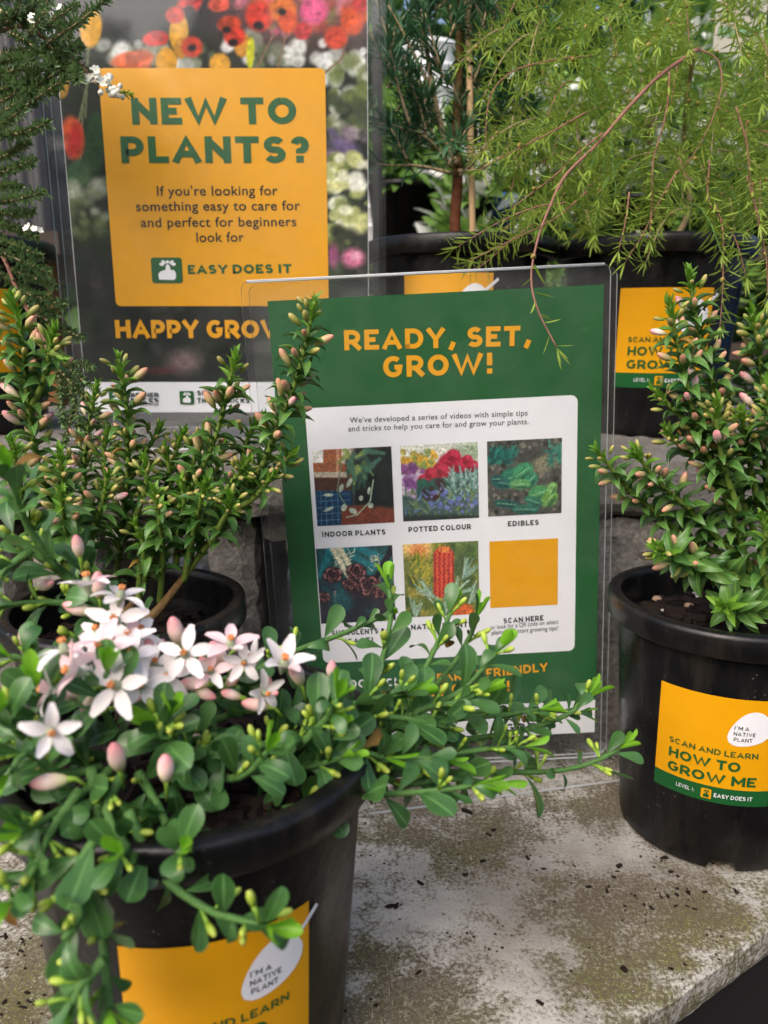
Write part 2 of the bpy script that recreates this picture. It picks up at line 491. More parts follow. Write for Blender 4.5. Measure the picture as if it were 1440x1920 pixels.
GL = {
 'A': (.92, [[(0,0),(.5,1),(1,0)], [(.2,.29),(.8,.29)]]),
 'B': (.78, [[(0,.52),(.6,.52)] , [(0,0),(0,1),(.58,1)] + arc(.58,.76,.34,.24,90,-90,8), [(.58,.52)] + arc(.6,.26,.4,.26,90,-90,8) + [(0,0)]]),
 'C': (.84, [arc(.54,.5,.54,.5,48,312,20)]),
 'D': (.88, [[(0,0),(0,1),(.42,1)] + arc(.42,.5,.58,.5,90,-90,14) + [(-.0,0)]]),
 'E': (.70, [[(1,1),(0,1),(0,0),(1,0)], [(0,.5),(.9,.5)]]),
 'F': (.68, [[(1,1),(0,1),(0,0)], [(0,.46),(.88,.46)]]),
 'G': (.90, [arc(.52,.5,.52,.5,48,318,20) + [(.97,.46),(.6,.46)]]),
 'H': (.84, [[(0,0),(0,1)], [(1,0),(1,1)], [(0,.5),(1,.5)]]),
 'I': (.30, [[(.5,0),(.5,1)]]),
 'J': (.62, [[(1,1),(1,.3)] + arc(.5,.3,.5,.3,0,-160,10)]),
 'K': (.82, [[(0,0),(0,1)], [(1,1),(.1,.4)], [(.36,.56),(1,0)]]),
 'L': (.66, [[(0,1),(0,0),(1,0)]]),
 'M': (1.02, [[(0,0),(0,1)], [(1,0),(1,1)], [(0,.96),(.5,.3),(1,.96)]]),
 'N': (.86, [[(0,0),(0,1)], [(1,0),(1,1)], [(0,.97),(1,.03)]]),
 'O': (.96, [arc(.5,.5,.5,.5,90,450,28)]),
 'P': (.76, [[(0,0),(0,1),(.5,1)] + arc(.5,.68,.5,.32,90,-90,10) + [(.05,.36)]]),
 'Q': (.96, [arc(.5,.5,.5,.5,90,450,28), [(.6,.2),(.95,-.1)]]),
 'R': (.80, [[(0,0),(0,1),(.5,1)] + arc(.5,.69,.46,.31,90,-90,10) + [(.05,.38)], [(.5,.38),(1,0)]]),
 'S': (.74, [arc(.5,.745,.46,.255,28,250,12) + arc(.5,.255,.5,.255,70,-152,12)]),
 'T': (.78, [[(0,1),(1,1)], [(.5,1),(.5,0)]]),
 'U': (.84, [[(0,1),(0,.4)] + arc(.5,.4,.5,.4,180,360,14) + [(1,1)]]),
 'V': (.90, [[(0,1),(.5,0),(1,1)]]),
 'W': (1.38, [[(0,1),(.26,0),(.5,.95),(.74,0),(1,1)]]),
 'X': (.84, [[(0,1),(1,0)], [(0,0),(1,1)]]),
 'Y': (.86, [[(0,1),(.5,.42),(1,1)], [(.5,.5),(.5,0)]]),
 'Z': (.80, [[(0,1),(1,1),(0,0),(1,0)]]),
 '1': (.46, [[(.1,.85),(.7,1),(.7,0)]]),
 '?': (.66, [arc(.48,.72,.44,.28,165,-60,12) + [(.48,.42),(.48,.32)], [(.48,.0),(.48,.06)]]),
 '!': (.30, [[(.5,1),(.5,.38)], [(.5,.0),(.5,.06)]]),
 ',': (.40, [[(.9,.22),(-.1,-.3)]]),
 '.': (.28, [[(.5,0),(.5,.06)]]),
 ':': (.28, [[(.5,0),(.5,.06)], [(.5,.55),(.5,.61)]]),
 "'": (.26, [[(.5,1),(.5,.75)]]),
 '-': (.5, [[(.1,.42),(.9,.42)]]),
 '&': (.86, [[(1,0),(.2,.7)] + arc(.42,.8,.25,.2,200,-20,8) + [(.1,.3)] + arc(.4,.22,.38,.22,160,330,8) + [(.95,.5)]]),
}

def strip(pts, t):
    """offset a centre line both ways, mitred, flat ends"""
    pts = [p for i, p in enumerate(pts) if i == 0 or math.hypot(p[0] - pts[i - 1][0], p[1] - pts[i - 1][1]) > 1e-5]
    n = len(pts)
    P = [Vector((p[0], p[1])) for p in pts]
    Lf, Rt = [], []
    for i in range(n):
        d0 = (P[i] - P[i - 1]).normalized() if i else None
        d1 = (P[i + 1] - P[i]).normalized() if i < n - 1 else None
        if d0 is None: d0 = d1
        if d1 is None: d1 = d0
        nn = Vector((-(d0.y + d1.y), d0.x + d1.x))
        if nn.length < 1e-4: nn = Vector((-d1.y, d1.x))
        nn.normalize()
        k = t / max(0.68, nn.dot(Vector((-d1.y, d1.x))))
        Lf.append(P[i] + nn * k); Rt.append(P[i] - nn * k)
    vs = [v for pr in zip(Lf, Rt) for v in pr]
    fs = [(2 * i, 2 * i + 1, 2 * i + 3, 2 * i + 2) for i in range(n - 1)]
    return vs, fs

def caps(text, weight=.2, track=.12):
    """capital lettering as flat strokes, cap height 1; returns verts (x,y,layer), faces, width"""
    V, Fc, x = [], [], 0.0
    t = weight / 2
    for ch in text:
        if ch == ' ':
            x += .34; continue
        W, strokes = GL[ch]
        if W < .35: W = max(W, weight * 1.15)
        for si, st in enumerate(strokes):
            pts = [(x + t + px_ * (W - 2 * t), t + py * (1 - 2 * t)) for px_, py in st]
            # butt ends reach the cap line
            if len(st) > 1:
                for e, q in ((0, 1), (-1, -2)):
                    a, b = Vector(pts[e]), Vector(pts[q])
                    dy = st[e][1]
                    if abs(dy - round(dy)) < 1e-6 and dy in (0, 1) and abs(st[e][1] - st[q][1]) > .2:
                        d = (a - b).normalized()
                        a = a + d * t
                        pts[e] = (a.x, min(1.0, max(0.0, a.y)) if abs(d.y) > .95 else min(1.03, max(-.03, a.y)))
                    elif abs(st[e][1] - st[q][1]) < 1e-6 and st[e][0] in (0, 1) and dy in (0, 1):
                        d = (a - b).normalized(); a = a + d * t; pts[e] = (a.x, a.y)
            if ch in '.:!?' and len(st) == 2 and abs(st[0][1] - st[1][1]) < .1:
                cx, cy = pts[0][0], (pts[0][1] + pts[1][1]) / 2
                cy = max(cy, t * 1.05)
                pts = [(cx, cy - t * 1.05), (cx, cy + t * 1.05)]
            vs, fs = strip(pts, t)
            o = len(V)
            V += [(v.x, v.y, si) for v in vs]
            Fc += [tuple(i + o for i in f) for f in fs]
        x += W + track
    return V, Fc, x - track

_fonts = {}
def body_text(text, bold=0.0):
    """lower-case print from the built-in typeface; x/y in cap heights"""
    cu = bpy.data.curves.new('lettering', 'FONT')
    cu.body = text
    cu.size = 1.0
    cu.offset = bold
    cu.space_character = 1.06
    ob = bpy.data.objects.new('lettering_tmp', cu)
    COL.objects.link(ob)
    dg = bpy.context.evaluated_depsgraph_get()
    me = bpy.data.meshes.new_from_object(ob.evaluated_get(dg))
    V = [(v.co.x, v.co.y, 0) for v in me.vertices]
    Fc = [tuple(p.vertices) for p in me.polygons]
    bpy.data.objects.remove(ob); bpy.data.meshes.remove(me); bpy.data.curves.remove(cu)
    x0, x1 = min(v[0] for v in V), max(v[0] for v in V)
    s = 1 / 0.70
    return [((v[0] - x0) * s, v[1] * s, 0) for v in V], Fc, (x1 - x0) * s

def set_line(glyphs, mapper, a, b, h, mat, parent, name='lettering', lift=0.00025, mirror=False):
    """fit a line of lettering between a and b (sheet coordinates) with cap height h"""
    V, Fc, W = glyphs
    ax, ay = a; bx, by = b
    L = math.hypot(bx - ax, by - ay)
    ex, ey = (bx - ax) / L, (by - ay) / L
    out = []
    for x, y, l in V:
        xx = x / W * L
        yy = y * h
        out.append(mapper(ax + ex * xx - ey * yy, ay + ey * xx + ex * yy, lift + l * 0.00004))
    mb = MB(); mb.add(out, Fc)
    return link(name, mb.mesh(name, mat), parent)

# ------------------------------------------------------------------ a flat sheet in space
class Sheet:
    def __init__(s, o, r, u):
        s.o, s.r, s.u = Vector(o), Vector(r).normalized(), Vector(u).normalized()
        s.n = s.r.cross(s.u).normalized()          # towards the viewer
        if s.n.y > 0: s.n = -s.n
    def p(s, x, y, d=0.0):
        return s.o + s.r * x + s.u * y + s.n * d
    def uv(s, X, Y):
        """where the sight line through photo point X,Y meets the sheet"""
        d = ray(X, Y)
        t = (s.o - CAM).dot(s.n) / d.dot(s.n)
        q = CAM + d * t - s.o
        return q.dot(s.r), q.dot(s.u)
    def rect(s, x0, y0, x1, y1, d, rad=0.0):
        if rad <= 0:
            pts = [(x0, y0), (x1, y0), (x1, y1), (x0, y1)]
        else:
            pts = []
            for cx, cy, a in ((x1 - rad, y0 + rad, -90), (x1 - rad, y1 - rad, 0), (x0 + rad, y1 - rad, 90), (x0 + rad, y0 + rad, 180)):
                for i in range(6):
                    th = R_(a + 18 * i)
                    pts.append((cx + rad * math.cos(th), cy + rad * math.sin(th)))
        return [s.p(x, y, d) for x, y in pts]
    def poly(s, pts, mat, parent, name):
        mb = MB(); mb.add(pts, [tuple(range(len(pts)))])
        return link(name, mb.mesh(name, mat), parent)
    def slab(s, x0, y0, x1, y1, d0, d1, mats, parent, name, rad=0.0):
        """thin plate between depths d0 (back) and d1 (front); rim gets the second material"""
        a, b = s.rect(x0, y0, x1, y1, d0, rad), s.rect(x0, y0, x1, y1, d1, rad)
        n = len(a)
        mb = MB()
        mb.add(a, [tuple(reversed(range(n)))]); mb.add(b, [tuple(range(n))])
        mb.add(a + b, [(i, (i + 1) % n, n + (i + 1) % n, n + i) for i in range(n)], 1)
        return link(name, mb.mesh(name, mats), parent)

# ------------------------------------------------------------------ painting flat prints
class Paint:
    """ink values at the vertices of a printed sheet; X, Y are the photo coordinates of each vertex"""
    def __init__(s, X, Y, base):
        s.X, s.Y = X, Y
        s.C = np.tile(np.array(base, float) / 255, X.shape + (1,))
    def put(s, a, col):
        a = a[..., None]
        s.C = s.C * (1 - a) + np.array(col, float) / 255 * a
    def ell(s, cx, cy, rx, ry, col, ang=0, soft=.3, alpha=1):
        c, n = math.cos(R_(ang)), math.sin(R_(ang))
        dx, dy = s.X - cx, s.Y - cy
        d = np.sqrt(((dx * c + dy * n) / rx) ** 2 + ((-dx * n + dy * c) / ry) ** 2)
        s.put(np.clip((1 - d) / soft + .5, 0, 1) * alpha, col)
    def line(s, x0, y0, x1, y1, wd, col, soft=.6, alpha=1, taper=0.0):
        vx, vy = x1 - x0, y1 - y0
        t = np.clip(((s.X - x0) * vx + (s.Y - y0) * vy) / (vx * vx + vy * vy), 0, 1)
        d = np.hypot(s.X - x0 - t * vx, s.Y - y0 - t * vy) / (wd * (1 - taper * t))
        s.put(np.clip((1 - d) / soft + .5, 0, 1) * alpha, col)
    def curve(s, pts, wd, col, **k):
        for a, b in zip(pts, pts[1:]): s.line(*a, *b, wd, col, **k)
    def box(s, x0, y0, x1, y1, col, soft=1.5, alpha=1):
        a = np.clip((s.X - x0) / soft + .5, 0, 1) * np.clip((x1 - s.X) / soft + .5, 0, 1) * np.clip((s.Y - y0) / soft + .5, 0, 1) * np.clip((y1 - s.Y) / soft + .5, 0, 1)
        s.put(a * alpha, col)
    def blobs(s, n, x0, y0, x1, y1, r, cols, seed, soft=.6, alpha=.9, asp=1.0):
        g = np.random.default_rng(seed)
        for i in range(n):
            q = r * (.5 + g.random())
            s.ell(x0 + (x1 - x0) * g.random(), y0 + (y1 - y0) * g.random(), q, q * asp * (.6 + .6 * g.random()), cols[int(g.integers(len(cols)))], 180 * g.random(), soft, alpha)
    def leaves(s, n, x0, y0, x1, y1, L, wd, cols, seed, a0=0, a1=360, alpha=.9):
        g = np.random.default_rng(seed)
        for i in range(n):
            x, y, a, l = x0 + (x1 - x0) * g.random(), y0 + (y1 - y0) * g.random(), R_(a0 + (a1 - a0) * g.random()), L * (.6 + .7 * g.random())
            s.line(x, y, x + l * math.cos(a), y - l * math.sin(a), wd, cols[int(g.integers(len(cols)))], .8, alpha, .6)

def printed(sheet, x0, y0, x1, y1, d, nx, ny, base, painter, parent, name, detail=.12):
    """a printed picture: fine grid on the sheet, inked by painter"""
    xs, ys = np.linspace(x0, x1, nx), np.linspace(y0, y1, ny)
    gx, gy = np.meshgrid(xs, ys)
    o, r, u, nn = (np.array(v) for v in (sheet.o, sheet.r, sheet.u, sheet.n))
    Pn = o + gx[..., None] * r + gy[..., None] * u + d * nn
    z = Pn[..., 2] - HC
    zc = Pn[..., 1] * cP - z * sP
    X = 720 + FPX * Pn[..., 0] / zc
    Y = 960 - FPX * (Pn[..., 1] * sP + z * cP) / zc
    pt = Paint(X, Y, base)
    painter(pt)
    gn = np.random.default_rng(nx + int(abs(x0) * 1e4))
    nz = gn.normal(0, 1, X.shape)
    n2 = gn.normal(0, 1, X.shape)
    for _ in range(2): n2 = (n2 + np.roll(n2, 1, 0) + np.roll(n2, -1, 0) + np.roll(n2, 1, 1) + np.roll(n2, -1, 1)) / 5 * 1.5
    pt.C = pt.C * (1 + detail * (.35 * nz + n2))[..., None]
    C = np.clip(pt.C, 0, 1)
    C = np.where(C <= .04045, C / 12.92, ((C + .055) / 1.055) ** 2.4)
    i = np.arange(nx * ny).reshape(ny, nx)
    fs = np.stack([i[:-1, :-1], i[:-1, 1:], i[1:, 1:], i[1:, :-1]], -1).reshape(-1, 4)
    me = bpy.data.meshes.new(name)
    me.from_pydata(Pn.reshape(-1, 3).tolist(), [], fs.tolist())
    at_ = me.color_attributes.new('ink', 'FLOAT_COLOR', 'POINT')
    at_.data.foreach_set('color', np.concatenate([C.reshape(-1, 3), np.ones((nx * ny, 1))], 1).ravel().astype(np.float32))
    me.materials.append(M['ink_print'])
    me.update()
    return link(name, me, parent)

def thumb_icon(sheet, x0, y0, x1, y1, d, ground, figure, parent, mapper=None):
    """rounded square with a thumb raised under a fan of leaves"""
    mp = mapper or (lambda x, y, q: sheet.p(x, y, q))
    W, H = x1 - x0, y1 - y0
    def shp(pts, mat, q, name, par):
        mb = MB(); mb.add([mp(x0 + W * a, y0 + H * b, q) for a, b in pts], [tuple(range(len(pts)))])
        return link(name, mb.mesh(name, mat), par)
    rr = []
    for cx, cy, a in ((.9, .1, -90), (.9, .9, 0), (.1, .9, 90), (.1, .1, 180)):
        rr += [(cx + .1 * math.cos(R_(a + 22.5 * i)), cy + .1 * math.sin(R_(a + 22.5 * i))) for i in range(5)]
    shp(rr, ground, d, 'icon_ground', parent)
    mb = MB()
    def add(pts, q): mb.add([mp(x0 + W * a, y0 + H * b, q) for a, b in pts], [tuple(range(len(pts)))])
    add([(.24,.14),(.72,.12),(.78,.2),(.79,.38),(.74,.5),(.62,.52),(.61,.66),(.55,.74),(.48,.7),(.46,.52),(.3,.46),(.22,.36)], d + .0002)
    for k, (a, L) in enumerate(((155, .26), (125, .3), (90, .22), (55, .3), (25, .26))):
        ca, sa = math.cos(R_(a)), math.sin(R_(a))
        bx, by = .54 + .14 * ca, .66 + .1 * sa
        pts = []
        for i in range(10):
            t = 2 * math.pi * i / 10
            lx, ly = L * .42 * (1 + math.cos(t)) * .7, .06 * math.sin(t)
            pts.append((bx + lx * ca - ly * sa, by + lx * sa + ly * ca))
        add(pts, d + .0002 + .00003 * (k + 1))
    link('icon_thumb', mb.mesh('icon_thumb', figure), parent)

# ------------------------------------------------------------------ placing many leaves
def leaf_mesh(name, L, W, prof, fold, curl, mat, rows=7, cross=2, twist=0.0):
    """blade along +Y, upper face +Z; prof(t) = half width 0..1; curl bends the tip down"""
    vs, fs, uv = [], [], []
    k = 2 * cross + 1
    y = z = 0.0
    a = 0.0
    tp = 0.0
    for i in range(rows + 1):
        t = 1 - (1 - i / rows) ** 1.7
        y += L * (t - tp) * math.cos(a); z += L * (t - tp) * math.sin(a)
        a -= curl * (t - tp)
        tp = t
        hw = prof(t) * W / 2
        for j in range(-cross, cross + 1):
            s = j / cross
            tw = twist * t
            x = s * hw
            dz = fold * abs(s) ** 1.5 * hw
            vs.append((x * math.cos(tw), y - dz * math.sin(a) * .3, z + dz + x * math.sin(tw)))
            uv.append((.5 + .5 * s, t))
    for i in range(rows):
        for j in range(k - 1):
            b = i * k + j
            fs.append((b, b + 1, b + k + 1, b + k))
    mb = MB(); mb.add(vs, fs)
    me = mb.mesh(name, mat, True)
    ul = me.uv_layers.new(name='blade')
    ul.data.foreach_set('uv', [c for lp in me.loops for c in uv[lp.vertex_index]])
    return me

def lathe_mesh(name, prof, n, mat, axis='Y'):
    """prof: list of (radius, height)"""
    vs, fs = [], []
    for r, h in prof:
        for k in range(n):
            a = 2 * math.pi * k / n
            vs.append((r * math.cos(a), h, r * math.sin(a)) if axis == 'Y' else (r * math.cos(a), r * math.sin(a), h))
    for i in range(len(prof) - 1):
        for k in range(n):
            b, c = i * n + k, i * n + (k + 1) % n
            fs.append((b, b + n, c + n, c) if axis == 'Y' else (b, c, c + n, b + n))
    mb = MB(); mb.add(vs, fs)
    return mb.mesh(name, mat, True)

def frame(pos, ydir, zdir, s=1.0):
    y = Vector(ydir).normalized()
    z = Vector(zdir); z = z - y * z.dot(y)
    z = z.normalized() if z.length > 1e-6 else y.orthogonal().normalized()
    x = y.cross(z)
    m = Matrix((x, y, z)).transposed().to_4x4()
    if s != 1.0: m = m @ Matrix.Scale(s, 4)
    return Matrix.Translation(pos) @ m

def score(Mx):
    X, Y, zc = project(Mx.translation)
    s = Mx.to_scale().x / max(zc, .05)
    if not (-40 < X < 1480 and -40 < Y < 1960): s *= .01
    return s

def join_mesh(name, items):
    """one mesh out of many placed copies [(matrix, mesh)]"""
    mats, V, Fc, Mi, off = [], [], [], [], 0
    cache = {}
    for Mx, me in items:
        if me.name not in cache:
            co = np.empty(len(me.vertices) * 3); me.vertices.foreach_get('co', co)
            mt = me.materials[0]
            if mt not in mats: mats.append(mt)
            cache[me.name] = (co.reshape(-1, 3), [tuple(p.vertices) for p in me.polygons], mats.index(mt))
        co, fs, mi = cache[me.name]
        A = np.array(Mx)
        V.append(co @ A[:3, :3].T + A[:3, 3])
        Fc += [tuple(i + off for i in f) for f in fs]
        Mi += [mi] * len(fs)
        off += len(co)
    me = bpy.data.meshes.new(name)
    me.from_pydata(np.concatenate(V).tolist(), [], Fc)
    for mt in mats: me.materials.append(mt)
    me.polygons.foreach_set('material_index', Mi)
    me.polygons.foreach_set('use_smooth', [True] * len(Fc))
    me.update()
    return me

def place(root, name, items, rest_name, limit=300):
    items = sorted(items, key=lambda q: -score(q[0]))
    for Mx, me in items[:limit]:
        link(name, me, root, Mx)
    if items[limit:]:
        tag(link(rest_name, join_mesh(rest_name, items[limit:]), root), kind='stuff')

def stem_part(root, pts, r0, r1, mat, name='stem', n=7):
    mb = MB()
    m = len(pts)
    mb.tube(pts, [r0 + (r1 - r0) * i / (m - 1) for i in range(m)], n)
    return link(name, mb.mesh(name, mat, True), root)

# ================================================================== SETTING
def ground():
    mb = MB()
    mb.add([(-60, -30, -.8), (60, -30, -.8), (60, 90, -.8), (-60, 90, -.8)], [(0, 1, 2, 3)])
    tag(link('ground', mb.mesh('ground', M['ground'])), kind='structure')
ground()

def rough_block(name, lo, hi, mat, label, cat, step=.012, amp=.0016, seed=1, T=None, chip=.004, group=None, skip=()):
    """concrete mass with uneven faces and worn edges"""
    g = np.random.default_rng(seed)
    lo, hi = np.array(lo), np.array(hi)
    n = np.maximum(2, np.round((hi - lo) / step).astype(int))
    idx, V, Fc = {}, [], []
    def vert(i, j, k):
        key = (i, j, k)
        if key not in idx:
            f = np.array([i, j, k]) / n
            p = lo + (hi - lo) * f
            ext = [(0 if f[a] == 0 else 1 if f[a] == 1 else None) for a in range(3)]
            ne = sum(e is not None for e in ext)
            d = g.normal(0, amp, 3)
            if ne >= 2:
                q = chip * (.35 + g.random())
                for a in range(3):
                    if ext[a] is not None: d[a] += q if ext[a] == 0 else -q
            idx[key] = len(V); V.append(tuple(p + d))
        return idx[key]
    for a in range(3):
        b, c = (a + 1) % 3, (a + 2) % 3
        for side in (0, n[a]):
            if (a, 0 if side == 0 else 1) in skip: continue
            for i in range(n[b]):
                for j in range(n[c]):
                    q = []
                    for di, dj in ((0, 0), (1, 0), (1, 1), (0, 1)):
                        k = [0, 0, 0]; k[a] = side; k[b] = i + di; k[c] = j + dj
                        q.append(vert(*k))
                    Fc.append(tuple(q if side else reversed(q)))
    mb = MB(); mb.add([T @ Vector(p) for p in V] if T else V, Fc)
    o = link(name, mb.mesh(name, mat))
    return tag(o, label, cat, group)

# --- the front slab: its near edge runs off to the right at 33 degrees
E0, E1 = on_z(1195, 1920, 0), on_z(1440, 1744, 0)
ed = (E1 - E0).normalized()
en = Vector((-ed.y, ed.x, 0))               # away from the viewer
def slab():
    g = np.random.default_rng(5)
    L0, L1, D, TH = -.75, .55, .95, .021
    nx, ny = 150, 60
    V, Fc = [], []
    for j in range(ny + 1):
        d = D * (j / ny) ** 1.6
        for i in range(nx + 1):
            s = L0 + (L1 - L0) * i / nx
            p = E0 + ed * s + en * d
            ch = 0
            if j == 0:
                p += en * (.0003 * g.normal() + .001)
                ch = -.0004 * abs(g.normal()) - .0008
            V.append((p.x, p.y, ch + g.normal(0, .0001)))
    for j in range(ny):
        for i in range(nx):
            b = j * (nx + 1) + i
            Fc.append((b, b + 1, b + nx + 2, b + nx + 1))
    rows = [(.0001, -.0022), (.0, -.010), (.0004, -.016), (.002, -TH)]
    prev = list(range(nx + 1))
    for off, z in rows:
        cur = []
        for i in range(nx + 1):
            s = L0 + (L1 - L0) * i / nx
            p = E0 + ed * s + en * (off + .00025 * g.normal())
            cur.append(len(V)); V.append((p.x, p.y, z + .0003 * g.normal()))
        for i in range(nx):
            Fc.append((prev[i], cur[i], cur[i + 1], prev[i + 1]))
        prev = cur
    a, b = E0 + ed * L0 + en * D, E0 + ed * L1 + en * D
    k = len(V); V += [(a.x, a.y, -TH), (b.x, b.y, -TH)]
    Fc.append((prev[0], k, k + 1, prev[-1]))
    mb = MB(); mb.add(V, Fc)
    me = mb.mesh('concrete_slab', M['slab'])
    o = tag(link('concrete_slab', me), 'mottled pale concrete slab with green algae stains under the front pots', 'slab')
slab()
Tb = Matrix.Translation(E0 + en * .06) @ Matrix.Rotation(math.atan2(ed.y, ed.x), 4, 'Z')
for k, (x0, x1) in enumerate(((-.62, -.42), (.12, .32))):
    rough_block('plinth_block', (x0, 0.2, -.795), (x1, .75, -.028), M['block'],
                ('grey concrete plinth holding up the left end of the mottled slab', 'grey concrete plinth holding up the right end of the mottled slab')[k], 'plinth', step=.05, T=Tb, seed=20 + k)

mb = MB()  # added black sheet, stands in for the dark hollow below the slab
mb.box((-.72, -.018, -.42), (.52, -.006, -.0275), 0, Tb @ Matrix.Translation((0, -.03, 0)))
tag(link('dark_filler_board', mb.mesh('dark_filler_board', M['black'])), 'added black board that makes the space under the slab edge dark', 'board')

LZ, LY = .230, .538          # height and front of the back ledge
rough_block('concrete_ledge', (-.95, LY, LZ - .045), (.95, LY + .42, LZ), M['ledge'],
            'grey concrete ledge carrying the back row of pots and the tall poster', 'ledge', step=.011, amp=.0008, seed=3, chip=.004)

def hollow_block(x0, x1, y0, y1, z0, z1, label, seed, holes):
    """cored concrete block: outer mass with openings in its front face"""
    g = np.random.default_rng(seed)
    root = thing('concrete_block', ((x0 + x1) / 2, (y0 + y1) / 2, z0), label, 'concrete block')
    xs = [x0] + [v for h in holes for v in h] + [x1]
    for i in range(0, len(xs), 2):
        a, b = xs[i], xs[i + 1]
        o = rough_block('web', (a, y0, z0), (b, y1, z1), M['block'], None, None, step=.012, amp=.0011, seed=seed + i, chip=.003)
        o.parent = root; o.location = -root.location
    for h in holes:
        for zz in ((z0, z0 + .028), (z1 - .022, z1)):
            o = rough_block('shell', (h[0] + .001, y0 + .002, zz[0]), (h[1] - .001, y1, zz[1]), M['block'], None, None, step=.012, amp=.0009, seed=seed + 9, chip=.003)
            o.parent = root; o.location = -root.location
hollow_block(.135, .525, LY + .012, LY + .2, .0, LZ - .047, 'speckled grey concrete block behind the pot on the right', 31, [])
hollow_block(-.27, .125, LY + .02, LY + .2, .0, LZ - .047, 'cored concrete block with dark openings behind the green sign', 33, [(-.215, -.135), (-.095, -.01), (.03, .105)])
hollow_block(-.68, -.285, LY + .015, LY + .2, .0, LZ - .047, 'cored concrete block at far left behind the budding shrub', 35, [(-.64, -.5), (-.46, -.33)])

# ================================================================== POTS
RT, RB, PH = .0726, .0552, .157
def pot_radius(z, k):         # outer wall radius at height z above the pot's base
    return (RB + (.0662 - RB) * min(1, z / PH)) * k

LW, LH, LQ = 3.75, 3.4, .0175          # label size in label units, one unit in metres

